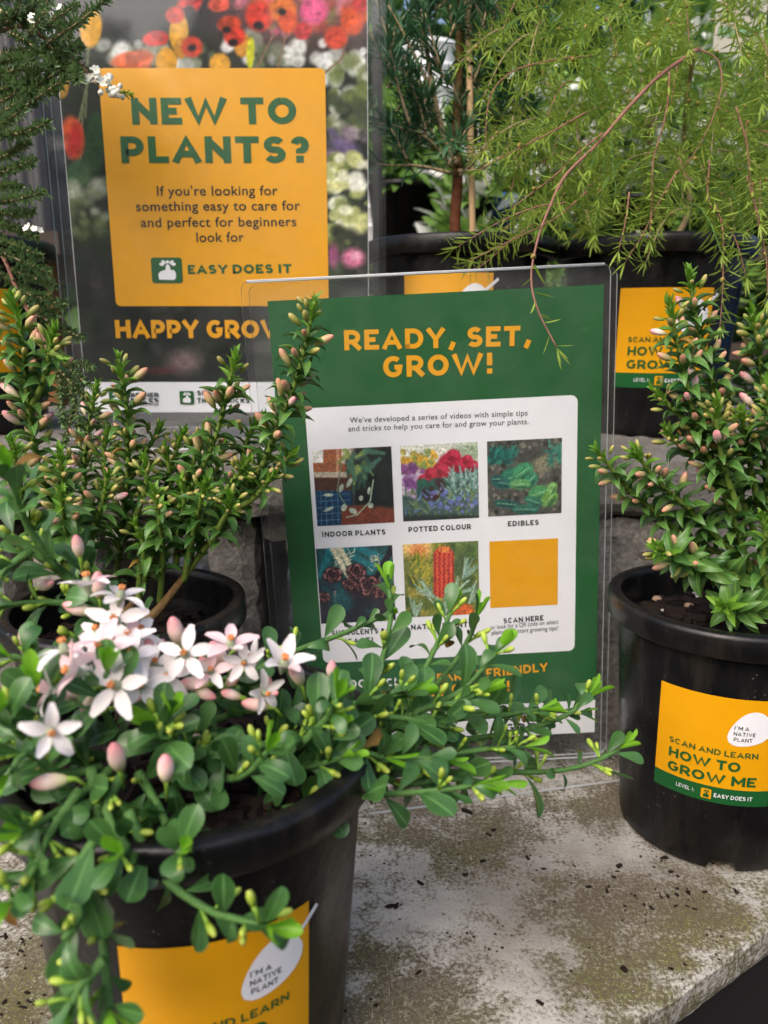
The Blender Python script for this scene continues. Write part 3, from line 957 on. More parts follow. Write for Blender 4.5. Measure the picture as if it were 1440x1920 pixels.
def make_pot(root, base, k=1.0, kh=1.0, label_az=None, notch=(), soil_depth=.022, label_z=.104, seed=1, soil=True, words=True):
    """nursery pot: wall with rolled rim, drain notches, soil, printed label"""
    bx, by, bz = base
    H = PH * kh
    N = 96
    prof = [(RB * k * .96, .0, 1), (RB * k, .002, 1), (RB * k * 1.004, .008, 0)]
    for i in range(1, 8):
        z = .008 + (H - .022) * i / 7
        prof.append((pot_radius(z / kh, k), z - .0, 0))
    wall = prof
    V, Fc = [], []
    def ring(r, z, nt=False):
        o = len(V)
        for a in range(N):
            th = 2 * math.pi * a / N
            zz = z
            if nt:
                for n0, n1 in notch:
                    dd = (math.degrees(th) - n0) % 360
                    ww = (n1 - n0) % 360
                    if dd <= ww:
                        e = min(dd, ww - dd)
                        zz = z + .0065 * min(1, .35 + e / 5.0)
            V.append((bx + r * math.cos(th), by + r * math.sin(th), bz + zz))
        return o
    def join(a, b):
        for i in range(N):
            Fc.append((a + i, a + (i + 1) % N, b + (i + 1) % N, b + i))
    prev = None
    for r, z, nt_ in wall:
        cur = ring(r, z + (.0005 if nt_ else 0), bool(nt_))
        if prev is not None: join(prev, cur)
        prev = cur
    # inner wall with fine moulded grooves
    zi = [H - .002 - i * .0022 for i in range(10)] + [H - .05, .012]
    pin = None
    for i, z in enumerate(zi):
        r = pot_radius(z / kh, k) - .0022 - (.0006 if i % 2 else 0)
        cur = ring(r, z)
        if pin is not None: join(cur, pin)
        pin = cur
    Fc.append(tuple(pin + i for i in range(N)))
    mb = MB(); mb.add(V, Fc)
    link('pot_wall', mb.mesh('pot_wall', M['pot'], True), root)
    V, Fc = [], []
    ro, ri = RT * k, pot_radius(H / kh, k) - .0018
    rr = [(ri + .002, H - .015), (ro - .0012, H - .0148), (ro - .0002, H - .0138), (ro, H - .003), (ro - .0008, H - .0008), (ro - .002, H), (ri + .0012, H), (ri, H - .001), (ri + .0002, H - .004)]
    prev = None
    for r, z in rr:
        cur = ring(r, z)
        if prev is not None: join(prev, cur)
        prev = cur
    mb = MB(); mb.add(V, Fc)
    link('rim', mb.mesh('rim', M['pot'], True), root)
    if soil:
        g = np.random.default_rng(seed)
        V, Fc = [], []
        sz = H - soil_depth
        rs = pot_radius(sz / kh, k) - .0026
        nr, na = 16, 48
        V.append((bx, by, bz + sz + .004))
        for i in range(1, nr + 1):
            for a in range(na):
                th = 2 * math.pi * a / na
                r = rs * i / nr
                V.append((bx + r * math.cos(th), by + r * math.sin(th), bz + sz + .004 * (1 - (i / nr) ** 2) + g.normal(0, .0011)))
        for a in range(na):
            Fc.append((0, 1 + a, 1 + (a + 1) % na))
        for i in range(nr - 1):
            for a in range(na):
                o = 1 + i * na
                Fc.append((o + a, o + na + a, o + na + (a + 1) % na, o + (a + 1) % na))
        mb = MB(); mb.add(V, Fc)
        so = link('soil', mb.mesh('soil', M['soil'], True), root)
        mb = MB()
        for i in range(170):
            r, th = rs * .97 * math.sqrt(g.random()), 2 * math.pi * g.random()
            c = Vector((bx + r * math.cos(th), by + r * math.sin(th), bz + sz + .004 * (1 - (r / rs) ** 2) + .001))
            s = .0012 + .003 * g.random() ** 2
            T = Matrix.Translation(c) @ Matrix.Rotation(6.28 * g.random(), 4, 'Z') @ Matrix.Rotation(g.normal(0, .5), 4, 'X')
            pt = g.random() < .06
            s = s * .5 if pt else s
            mb.box((-s * 1.6, -s * .7, -s * .4), (s * 1.6, s * .7, s * .5), 1 if pt else 0, T)
        tag(link('bark_crumbs', mb.mesh('bark_crumbs', [M['bark'], M['perlite']]), so), kind='stuff')
    if label_az is None: return
    # ---- printed label wrapped on the wall
    z_top = label_z * kh
    def mp(u, v, lift=0.0):
        """label units (right, up from the label's lower left corner) to the pot surface"""
        z = z_top - (LH - v) * LQ * 1.16 * k
        r = pot_radius(z / kh, k)
        th = label_az + (u - LW / 2) * LQ * k / r
        return Vector((bx + (r + .0003 + lift) * math.cos(th), by + (r + .0003 + lift) * math.sin(th), bz + z))
    def patch(u0, v0, u1, v1, mat, name, par, lift=0.0, nu=24, nv=8):
        vs = [mp(u0 + (u1 - u0) * i / nu, v0 + (v1 - v0) * j / nv, lift) for j in range(nv + 1) for i in range(nu + 1)]
        fs = [(j * (nu + 1) + i, j * (nu + 1) + i + 1, (j + 1) * (nu + 1) + i + 1, (j + 1) * (nu + 1) + i) for j in range(nv) for i in range(nu)]
        mb = MB(); mb.add(vs, fs)
        return link(name, mb.mesh(name, mat, True), par)
    lab = patch(0, .52, LW, LH, M['yellow'], 'label', root)
    patch(0, 0, LW, .519, M['green'], 'green_band', lab)
    if not words: return
    # white leaf with its stalk
    out = []
    for i in range(28):
        t = i / 27
        a = R_(45)
        s = t * 1.5
        hw = .80 * t ** .5 * math.sqrt(max(0, 1 - t ** 3.0))
        out.append((s, hw))
    pts = [(s, h) for s, h in out] + [(s, -h) for s, h in reversed(out[1:-1])]
    def lf(s, h): return (2.28 + s * .78 - h * .62, 2.04 + s * .54 + h * .70)
    mb = MB()
    ctr = [lf(s, 0) for s, h in out]
    vs, fs = [], []
    for (s, h) in out:
        for q in (-1, -.5, 0, .5, 1):
            vs.append(mp(*lf(s, h * q), .0002))
    for i in range(len(out) - 1):
        for j in range(4):
            b = i * 5 + j
            fs.append((b, b + 1, b + 6, b + 5))
    mb.add(vs, fs)
    s0, s1 = 1.4, 2.2
    vs = [mp(lf(s, h)[0], min(LH - .02, lf(s, h)[1]), .00025) for s in (s0, (s0 + s1) / 2, s1 * .985) for h in (-.055, .055)]
    mb.add(vs, [(0, 1, 3, 2), (2, 3, 5, 4)])
    link('leaf_emblem', mb.mesh('leaf_emblem', M['white']), lab)
    def ln(txt, x0, x1, y, h, mat, wgt=.19, tr=.12):
        set_line(caps(txt, wgt, tr), mp, (x0, y), (x1, y), h, mat, lab, lift=.0004)
    ln("I'M A", 2.40, 2.84, 2.46, .12, M['ink'], .17, .2)
    ln('NATIVE', 2.40, 3.06, 2.28, .12, M['ink'], .17, .2)
    ln('PLANT', 2.42, 2.98, 2.10, .12, M['ink'], .17, .2)
    ln('SCAN AND LEARN', .46, 3.22, 1.58, .18, M['green'], .19, .17)
    ln('HOW TO', .48, 2.72, 1.12, .31, M['green'], .22)
    ln('GROW ME', .48, 3.26, .66, .31, M['green'], .22)
    ln('LEVEL 1:', .82, 1.42, .22, .12, M['white'], .15, .2)
    thumb_icon(None, 1.62, .1, 1.94, .42, .0003, M['yellow'], M['green'], lab, mp)
    ln('EASY DOES IT', 2.02, 3.2, .2, .13, M['white'], .19, .14)

def az_of(base, X, Y, k=1.0, kh=1.0, zc=.07):
    """azimuth on the pot wall where the sight line through X,Y meets it"""
    d = ray(X, Y)
    r = pot_radius(zc, k)
    ox, oy = -base[0], -base[1]
    a = d.x ** 2 + d.y ** 2; b = 2 * (ox * d.x + oy * d.y); c = ox * ox + oy * oy - r * r
    t = (-b - math.sqrt(max(0, b * b - 4 * a * c))) / (2 * a)
    return math.atan2(oy + d.y * t, ox + d.x * t)

# ================================================================== SHRUBS
# keeled-leaf shrub (budding stems)
kl = [leaf_mesh('keeled_leaf', .0152, .0073, lambda t: (math.sin(math.pi * min(1, t * .88 + .12)) ** .8) * (1 - .35 * t) if t < 1 else 0.02, .75, c, M['bleaf'], 6, 1) for c in (.8, 1.3, 1.8)]
kl_old = leaf_mesh('old_leaf', .0135, .0048, lambda t: (math.sin(math.pi * min(1, t * .88 + .12)) ** .8) * (1 - .35 * t) if t < 1 else 0.02, 1.1, 1.9, M['leaf_old'], 6, 1)
klt = [leaf_mesh('keeled_leaf_young', .0095, .0042, lambda t: (math.sin(math.pi * min(1, t * .88 + .12)) ** .8) * (1 - .3 * t) if t < 1 else 0.02, .8, c, M['bleaf_tip'], 6, 1) for c in (.2, .6)]
budp = [(.0004, 0), (.0009, .0010), (.0015, .0028), (.00185, .0052), (.0016, .0078), (.0009, .0094), (.0002, .0100)]
bud_peach = lathe_mesh('bud_peach', budp, 8, M['bud_peach'])
bud_green = lathe_mesh('bud_green', [(r * .82, h * .8) for r, h in budp], 8, M['bud_olive'])
bud_pink = lathe_mesh('bud_pink', [(r * 1.05, h * 1.0) for r, h in budp], 8, M['bud_pink'])

def keeled_stem(path, L, B, S, r0, r1, budfrac, rng, size=1.0, bare=0.0, step=.0016):
    pts = resample(path, .003)
    S.append((pts, r0, r1))
    d = [0.0]
    for a, b in zip(pts, pts[1:]): d.append(d[-1] + (b - a).length)
    T = d[-1]
    ph = rng.random() * 360
    s = bare
    k = 0
    while s < T:
        i = max(0, min(len(pts) - 2, int(np.searchsorted(d, s)) - 1))
        f = (s - d[i]) / max(1e-9, d[i + 1] - d[i])
        p = pts[i].lerp(pts[i + 1], f)
        t = (pts[i + 1] - pts[i]).normalized()
        u = t.orthogonal().normalized(); v = t.cross(u)
        fr = (T - s)
        young = fr < .012
        a = R_(ph + rng.gauss(0, 10))
        rad = u * math.cos(a) + v * math.sin(a)
        lift = (.5 if not young else 1.5 - fr / .012 * .7) + rng.gauss(0, .1)
        dr = rad * math.cos(lift) + t * math.sin(lift) + Vector((0, 0, .05))
        rr = r0 + (r1 - r0) * s / T
        sc = size * (1.0 if fr > .03 else .62 + .38 * fr / .03) * (.68 + .5 * rng.random())
        me = rng.choice(klt) if fr < .016 else (kl_old if rng.random() < .012 else rng.choice(kl))
        if not (s < bare + .02 and rng.random() < .5):
            L.append((frame(p + rad * rr * .8, dr, t, sc * (1.2 if me in klt else 1)), me))
        if fr < budfrac * T and fr > .002 and rng.random() < .43:
            a2 = a + R_(35)
            rad2 = u * math.cos(a2) + v * math.sin(a2)
            l2 = .75 + rng.gauss(0, .15)
            bd = rad2 * math.cos(l2) + t * math.sin(l2)
            x = rng.random()
            bm = bud_green if fr < .014 or x < .2 else (bud_pink if x > .92 else bud_peach)
            B.append((frame(p + rad2 * (rr + .0032), bd, t, size * (.85 + .35 * rng.random()) * (.8 if fr < .01 else 1)), bm))
        s += step * (.55 if fr < .012 else 1) * (.45 + 1.1 * rng.random())
        ph += 137.5
        k += 1

def stem_path(px, Ys):
    n = len(px)
    if isinstance(Ys, (int, float)): Ys = [Ys] * n
    elif len(Ys) == 2: Ys = [Ys[0] + (Ys[1] - Ys[0]) * i / (n - 1) for i in range(n)]
    return [at(x, y, q) for (x, y), q in zip(px, Ys)]

def keeled_shrub(root, base, stems, seed, woody=()):
    rng = random.Random(seed)
    L, B, S = [], [], []
    for st in stems:
        px, Ys, bf, size = st[:4]
        bare = st[4] if len(st) > 4 else .006
        path = stem_path(px, Ys)
        keeled_stem(path, L, B, S, .0021, .0011, bf, rng, size, bare)
    for pts, r0, r1 in S:
        stem_part(root, pts, r0, r1, M['bstem'])
    for path in woody:
        stem_part(root, resample(path, .004), .0032, .0022, M['woody'], 'woody_stem')
    place(root, 'leaf', L, 'leaf_mass')
    place(root, 'bud', B, 'bud_mass')

# ---- pot right of the green sign
RP = (.215, .455, 0.0)
right = thing('potted_shrub', RP, 'black pot of pink budded shrub at the right, yellow label fully in view', 'potted plant')
make_pot(right, RP, label_az=az_of(RP, 1340, 1390), notch=((248, 266), (128, 146), (8, 26)), seed=3, label_z=.117)
so = on_z(1236, 1123, .138)
for (x, y, s) in ((1232, 1123, .0035), (1292, 1136, .0034)):
    c = on_z(x, y, .1375)
    T = Matrix.Translation(c) @ Matrix.Rotation(random.random() * 3, 4, 'Z')
    vs = lathe_mesh('pebble', [(.0001, -s * .6), (s * .7, -s * .4), (s, 0), (s * .75, s * .45), (.0001, s * .6)], 9, M['pebble'], 'Z')
    link('pebble', vs, right, T)
ct = (1428, 1158)
keeled_shrub(right, RP, [
    ([(1428,1160),(1408,1075),(1372,965),(1340,880),(1308,800),(1285,705),(1266,625),(1256,570)], (.45, .42), .62, 1.0, .03),
    ([(1440,1080),(1410,985),(1375,890),(1352,790),(1335,715),(1315,640),(1300,565),(1291,512)], (.46, .44), .6, 1.0, .02),
    ([(1450,1090),(1440,1000),(1436,900),(1430,760),(1424,660),(1408,585)], (.46, .44), .5, 1.05, .02),
    ([(1412,1062),(1350,1012),(1292,955),(1236,905),(1206,868),(1188,842)], (.45, .43), .42, .98, .008),
    ([(1400,1050),(1310,1020),(1232,962),(1170,908),(1140,870),(1118,842)], (.46, .44), .36, .95, .02),
    ([(1430,1110),(1380,1080),(1320,1062),(1270,1045),(1232,1026)], (.45, .40), .5, 1.1, .006),
    ([(1385,960),(1360,880),(1345,810),(1342,752)], (.43, .42), .5, 1.0, .004),
    ([(1350,850),(1300,800),(1250,755),(1225,728)], (.44, .44), .5, .9, .004),
    ([(1420,940),(1405,860),(1395,800),(1388,770)], (.45, .43), .4, 1.0, .004),
    ([(1350,870),(1290,850),(1262,820),(1248,800)], (.45, .44), .4, .95, .004),
    ([(1445,900),(1450,820),(1446,760),(1440,720)], (.42, .42), .45, 1.0, .004),
    ([(1432,1150),(1400,1142),(1372,1140),(1354,1136)], (.44, .40), .0, 1.25, .004),
    ([(1440,1110),(1430,1060),(1436,1010),(1430,970)], (.43, .42), .1, 1.1, .004),
], 5, [[at(1432, 1160, .452), at(1424, 1100, .45), at(1412, 1050, .45)]])

# ---- pot of the budded shrub, middle left
MP = (-.158, .446, 0.0)
mid = thing('potted_shrub', MP, 'black pot of upright budded shrub at the left, behind the white flowers', 'potted plant')
make_pot(mid, MP, seed=4, soil_depth=.03)
keeled_shrub(mid, MP, [
    ([(345,1082),(400,1005),(448,930),(492,872),(520,800),(548,735),(572,650),(590,565)], (.44, .42), .55, 1.05, .012),
    ([(207,1130),(222,1050),(232,960),(240,870),(238,770),(228,705),(222,672)], (.45, .44), .55, 1.05, .012),
    ([(262,1120),(290,1030),(330,960),(372,890),(400,830),(425,745),(440,668)], (.45, .43), .5, 1.05, .012),
    ([(300,1130),(305,1040),(300,980),(288,915)], (.44, .41), .25, 1.0, .02),
    ([(345,1090),(360,1010),(375,950),(384,905)], (.44, .41), .25, 1.0, .012),
    ([(395,1020),(415,980),(430,955),(432,930)], (.43, .41), .3, .95, .004),
    ([(450,930),(490,900),(525,875),(548,850)], (.44, .43), .35, .95, .004),
    ([(400,960),(430,910),(455,880),(466,862)], (.43, .42), .35, .9, .004),
    ([(300,960),(320,880),(335,830),(345,808)], (.46, .46), .35, .95, .004),
    ([(330,970),(355,890),(372,835),(384,800)], (.46, .46), .35, .95, .004),
    ([(232,920),(265,860),(290,820),(300,800)], (.46, .46), .35, .95, .004),
    ([(150,1120),(120,1000),(80,900),(58,800),(50,720),(42,640),(22,560)], (.45, .43), .45, 1.1, .02),
    ([(56,770),(80,720),(92,670),(100,618)], (.44, .42), .5, 1.05, .004),
    ([(46,690),(20,670),(6,660)], (.43, .42), .7, 1.05, .002),
    ([(96,660),(112,668),(122,672)], (.42, .42), .7, 1.0, .002),
    ([(170,1100),(160,960),(158,880),(166,800),(180,725)], (.48, .49), .45, .95, .02),
    ([(180,1120),(140,1000),(122,920),(112,848)], (.44, .41), .35, 1.05, .02),
    ([(185,1120),(140,1040),(122,980),(114,920)], (.43, .39), .3, 1.05, .02),
    ([(150,1090),(60,980),(36,900),(24,830)], (.44, .41), .3, 1.05, .02),
    ([(260,1130),(262,1080),(270,1030),(255,985)], (.43, .42), .1, 1.0, .01),
    ([(235,1000),(262,950),(275,900),(270,860)], (.44, .43), .3, 1.0, .004),
    ([(330,1060),(335,1000),(345,950),(340,905)], (.44, .43), .3, 1.0, .004),
    ([(380,1010),(390,930),(410,870),(420,830)], (.46, .46), .35, 1.0, .004),
    ([(460,920),(455,860),(470,810),(490,780)], (.45, .45), .4, .95, .004),
    ([(300,1000),(320,930),(315,870),(310,840)], (.45, .45), .3, 1.0, .004),
    ([(225,960),(200,900),(195,850),(200,810)], (.46, .46), .35, 1.0, .004),
    ([(440,960),(480,930),(500,905),(512,890)], (.43, .42), .3, .95, .004),
    ([(160,1050),(180,980),(195,930),(200,890)], (.43, .42), .3, 1.0, .004),
    ([(385,1040),(375,1000),(395,960),(370,930)], (.45, .45), .2, 1.0, .004),
], 9, [[at(275, 1165, .43), at(300, 1140, .435), at(345, 1082, .44)],
       [at(225, 1165, .44), at(258, 1120, .45)]])

# ---- front pot: wax flower
FP = (-.078, .288, 0.0)
front = thing('potted_shrub', FP, 'black pot of white star flowered shrub in the near left corner', 'potted plant')
make_pot(front, FP, k=1.06, label_az=az_of(FP, 414, 1850), seed=6, soil_depth=.018, label_z=.112)

ob = lambda t: (max(0, min(1, (t * 1.18))) ** .9 * math.sqrt(max(0, 1 - max(0, (t - .5) / .5) ** 2.2))) if t < 1 else .02
wl = [leaf_mesh('wax_leaf', .0158, .0096, ob, .2, c, M['leaf'], 8, 2, tw) for c, tw in ((.25, 0), (.7, .3), (1.3, -.35), (-.25, .15), (.9, .0), (1.8, .2))]
wl_old = leaf_mesh('old_leaf', .0150, .0080, ob, .5, 1.6, M['leaf_old'], 8, 2, .4)
wy = [leaf_mesh('young_leaf', .0135, .0062, ob, .5, c, M['leaf_new'], 8, 2) for c in (.1, -.3)]
wb = [(.0003, 0), (.0011, .0010), (.0016, .0030), (.00165, .0048), (.0012, .0066), (.0002, .0074)]
wbud = lathe_mesh('green_bud', wb, 8, M['bud_green'])
pbud = lathe_mesh('pink_bud', [(.0006, 0), (.0018, .0014), (.0026, .0042), (.0028, .0066), (.0023, .0092), (.0012, .0112), (.0002, .0120)], 10, M['bud_pink'])
petal_prof = lambda t: (.3 + .7 * math.sin(math.pi * min(1, t * 1.1) ** .9 * .93)) * (1 - .0 * t) if t < .97 else .12
petals = [leaf_mesh('petal', .0120, .0058, petal_prof, .3, c, mt, 7, 2) for c, mt in ((.35, M['petal']), (.9, M['petal']), (-.1, M['petal']), (.6, M['petal_pink']))]
cupm = lathe_mesh('flower', [(.0006, -.004), (.0012, -.002), (.002, 0), (.0021, .0016), (.0016, .0036), (.0008, .0046), (.0001, .0048)], 10, M['cup'])
stam = None
mb = MB()
for k in range(9):
    a = 2 * math.pi * k / 9
    r = .0009 if k % 2 else .0015
    mb.tube([(r * .7 * math.cos(a), .0040, r * .7 * math.sin(a)), (r * .9 * math.cos(a), .0054, r * .9 * math.sin(a)), (r * .75 * math.cos(a), .0064, r * .75 * math.sin(a))], [.00025, .0005, .0003], 5)
stam = mb.mesh('stamen', M['stamen'], True)

def wax_stem(path, L, B, S, rng, r0=.0018, r1=.0010, gap=.0075, size=1.0, young=True, buds=.4, bare=.004, droop=0.0):
    pts = resample(path, .004)
    S.append((pts, r0, r1))
    d = [0.0]
    for a, b in zip(pts, pts[1:]): d.append(d[-1] + (b - a).length)
    T = d[-1]
    ph, s = rng.random() * 360, bare
    while s < T + .001:
        ss = min(s, T - 1e-5)
        i = max(0, min(len(pts) - 2, int(np.searchsorted(d, ss)) - 1))
        p = pts[i].lerp(pts[i + 1], (ss - d[i]) / max(1e-9, d[i + 1] - d[i]))
        t = (pts[i + 1] - pts[i]).normalized()
        u = t.orthogonal().normalized(); v = t.cross(u)
        fr = T - ss
        for q in range(1):
            a = R_(ph + rng.gauss(0, 14))
            rad = u * math.cos(a) + v * math.sin(a)
            lift = .55 + rng.gauss(0, .22) + (.35 if fr < .012 else 0)
            dr = rad * math.cos(lift) + t * math.sin(lift) + Vector((0, 0, .22 - droop))
            nz = (t * .7 + Vector((0, 0, .7)) + CAM.normalized() * .0)
            sc = size * (.6 + .7 * rng.random()) * (1 if fr > .014 else .8)
            L.append((frame(p + rad * r1, dr, nz + Vector((rng.gauss(0, .3), rng.gauss(0, .3) - .75, 0)), sc), wl_old if rng.random() < .012 else rng.choice(wl)))
        if rng.random() < buds:
            a2 = R_(ph + 40)
            rad2 = u * math.cos(a2) + v * math.sin(a2)
            for q in range(rng.choice((1, 1, 2))):
                bd = rad2 * .8 + t * .7 + Vector((rng.gauss(0, .35), rng.gauss(0, .35), .35))
                B.append((p + rad2 * r1, bd.normalized(), .0035 + .003 * rng.random(), .5 + .35 * rng.random(), wbud))
        s += gap * .70 * (.7 + .6 * rng.random()) * (.6 if fr < .02 else 1)
        ph += 137.5
    if young:
        t = (pts[-1] - pts[-3]).normalized()
        u = t.orthogonal().normalized(); v = t.cross(u)
        n = rng.choice((2, 3, 3))
        for k in range(n):
            a = 2 * math.pi * k / n + rng.random()
            rad = u * math.cos(a) + v * math.sin(a)
            dr = t * (1.0 if k else 2.2) + rad * .55 + Vector((0, 0, .25))
            L.append((frame(pts[-1], dr, -rad + t * .2, size * (.75 + .4 * rng.random())), rng.choice(wy)))

rng = random.Random(21)
L, B, S = [], [], []
def ws(px, Ys, **k):
    wax_stem(stem_path(px, Ys), L, B, S, rng, **k)
# long shoots to the right
ws([(330,1500),(400,1540),(540,1515),(700,1492),(800,1484),(885,1474)], (.26, .255), gap=.010, bare=.02, droop=.15)
ws([(480,1400),(600,1372),(720,1386),(830,1390),(960,1374),(1060,1342),(1098,1312)], (.31, .335), gap=.0085, r0=.0027)
ws([(560,1420),(690,1450),(800,1448),(940,1448),(1040,1446),(1110,1430),(1160,1405)], (.30, .325), gap=.009, droop=.1)
ws([(520,1380),(620,1370),(690,1320),(710,1262),(732,1165),(730,1105)], (.30, .335), gap=.0085)
ws([(600,1385),(700,1340),(774,1289),(820,1207),(846,1145)], (.30, .335), gap=.0085)
ws([(640,1395),(740,1350),(830,1270),(877,1201),(896,1156)], (.31, .345), gap=.0085, size=.9)
ws([(620,1400),(720,1360),(800,1325),(866,1294),(930,1225)], (.29, .31), gap=.008)
ws([(440,1300),(500,1245),(563,1217),(635,1191),(712,1158)], (.31, .35), gap=.008, size=.85)
ws([(640,1400),(740,1365),(860,1340),(960,1330),(1080,1335)], (.32, .355), gap=.0085, size=.9)
ws([(560,1400),(600,1360),(622,1335),(632,1312)], (.26, .25), gap=.006)
ws([(450,1420),(520,1440),(590,1435),(640,1420)], (.27, .255), gap=.0065)
ws([(470,1400),(560,1390),(640,1400),(720,1420)], (.27, .265), gap=.007)
ws([(500,1450),(600,1440),(690,1430),(770,1420),(830,1425)], (.27, .27), gap=.0075)
ws([(380,1440),(430,1460),(470,1445),(500,1410)], (.25, .235), gap=.0065)
ws([(520,1400),(580,1440),(610,1400),(625,1370)], (.28, .26), gap=.007)
ws([(580,1370),(700,1345),(780,1350),(840,1365)], (.28, .29), gap=.007, young=False)
ws([(640,1390),(720,1372),(790,1330),(850,1318),(900,1300)], (.29, .30), gap=.007)
ws([(660,1400),(760,1385),(850,1350),(950,1340),(1010,1330)], (.30, .325), gap=.0075)
ws([(650,1420),(740,1420),(830,1415),(910,1405),(980,1400)], (.285, .30), gap=.0075)
ws([(560,1380),(640,1330),(700,1310),(760,1300)], (.28, .29), gap=.0065)
ws([(680,1440),(760,1470),(840,1460),(930,1470)], (.28, .29), gap=.008, droop=.15)
# centre and left
ws([(300,1420),(330,1400),(300,1385),(318,1345)], (.25, .235), gap=.006)
ws([(290,1440),(350,1470),(370,1420),(300,1370)], (.26, .24), gap=.006)
ws([(230,1400),(200,1340),(195,1300),(200,1262)], (.25, .235), gap=.006)
ws([(200,1420),(130,1400),(90,1340),(70,1290)], (.25, .235), gap=.006, size=1.05)
ws([(180,1430),(110,1420),(40,1380),(10,1340)], (.25, .225), gap=.006, size=1.05)
ws([(190,1440),(110,1450),(50,1410),(20,1450)], (.24, .215), gap=.006, size=1.05)
ws([(210,1440),(140,1500),(80,1540),(40,1560)], (.24, .205), gap=.006, size=1.0)
ws([(230,1450),(200,1520),(240,1590),(225,1600)], (.23, .205), gap=.0055, size=1.0)
ws([(260,1450),(300,1520),(330,1590),(340,1598)], (.24, .205), gap=.0055, size=1.0)
ws([(170,1440),(188,1560),(190,1690),(196,1800),(205,1890)], (.235, .185), gap=.0085, size=1.05, droop=.25, r0=.0020, r1=.0014)
ws([(240,1520),(298,1636),(385,1703),(440,1722),(490,1736)], (.22, .195), gap=.008, size=.95, droop=.2)
ws([(150,1480),(90,1570),(60,1640),(20,1690)], (.225, .19), gap=.007, size=1.05, droop=.2)
ws([(188,1560),(140,1640),(150,1720),(120,1760)], (.21, .185), gap=.007, size=1.1, droop=.3, young=False)
ws([(195,1800),(150,1850),(130,1900)], (.185, .18), gap=.006, size=1.0, droop=.2)
# upper left branch
ws([(330,1290),(250,1190),(145,1097),(60,1032),(-20,985)], (.31, .30), gap=.0085, r0=.0024, r1=.002, young=False)
ws([(110,1070),(60,1000),(35,945),(18,890)], (.30, .28), gap=.007, size=1.05)
ws([(220,1170),(150,1135),(60,1130),(-10,1140)], (.30, .29), gap=.008)
ws([(60,1030),(20,1060),(-10,1090)], (.29, .28), gap=.006)
ws([(140,1095),(170,1080),(150,1040)], (.31, .31), gap=.006, young=False)
ws([(260,1330),(130,1290),(60,1240),(20,1230)], (.27, .26), gap=.006)
ws([(280,1340),(190,1230),(150,1200)], (.29, .29), gap=.006, young=False)
ws([(330,1350),(380,1300),(430,1270),(480,1290)], (.28, .28), gap=.006, young=False)
ws([(350,1380),(430,1340),(520,1330),(570,1340)], (.28, .28), gap=.0065)
ws([(330,1400),(400,1380),(430,1400),(420,1425)], (.26, .245), gap=.006, young=False)
for pts, r0, r1 in S:
    stem_part(front, pts, r0, r1, M['stem'])
place(front, 'leaf', L, 'leaf_mass')
BI = []
pm = MB()
for p, dv, ln_, sc_, me in B:
    q = p + dv * ln_
    pm.tube([p, p.lerp(q, .5) + Vector((0, 0, .0004)), q], [.0005, .00055, .0009], 5)
    BI.append((frame(q, dv, Vector((0, 0, 1)), sc_), me))
# pink buds (photo point, depth, pointing direction in the picture)
for X, Y, q, dx, dy, sc_ in ((146,1141,.285,-.8,.4,1.0),(330,1185,.275,-.1,1,1.1),(345,1192,.278,.4,.9,.8),(411,1229,.27,-.3,.8,1.1),(141,1240,.262,0,1,1.2),(228,1215,.265,.2,1,1.2),(284,1216,.268,-.2,.8,.9),
        (362,1282,.262,-.9,.1,.95),(389,1303,.262,.8,-.2,.8),(476,1321,.262,-.9,.3,.9),(556,1262,.27,-.3,1,1.0),(622,1252,.29,.1,1,.8),(219,1420,.225,0,.8,1.05),(311,1440,.225,.1,1,1.0),(92,1466,.222,-1,0,1.0),
        (374,1386,.26,.7,.2,.75),(352,1380,.265,-.4,.3,.65),(48,1210,.27,0,1,.8),(42,1192,.272,-.2,1,.7),(145,1020,.29,0,1,.85),(185,1098,.285,.1,1,1.05),(90,1095,.3,.6,.3,.8),(300,1210,.28,.5,.7,.8),(500,1280,.272,.2,.5,.8),(260,1310,.262,-.4,.2,.7),(205,1310,.26,.2,-.5,.7),(340,1245,.266,.5,.6,.7),(380,1240,.268,-.3,.8,.7),(440,1270,.262,.4,.5,.7),(425,1300,.26,-.5,.3,.7),(515,1300,.265,.5,.2,.65),(120,1300,.255,-.6,.4,.7),(70,1250,.265,-.7,.5,.7),(160,1330,.25,-.3,-.6,.7),(300,1330,.25,.3,-.3,.65),(455,1205,.285,.6,.6,.6),(600,1275,.28,.3,.7,.6)):
    p = at(X, Y, q)
    dv = Vector((dx, -.25, dy)).normalized()
    BI.append((frame(p - dv * .006, dv, Vector((0, -1, .3)), sc_), pbud))
    st = p - dv * .006
    pm.tube([st - dv * .005 - Vector((0, 0, .003)), st - dv * .002, st + dv * .001], [.0006, .0007, .0012], 5)
tag(link('bud_stalks', pm.mesh('bud_stalks', M['stem_new'], True), front), kind='stuff')
place(front, 'bud', BI, 'bud_mass')

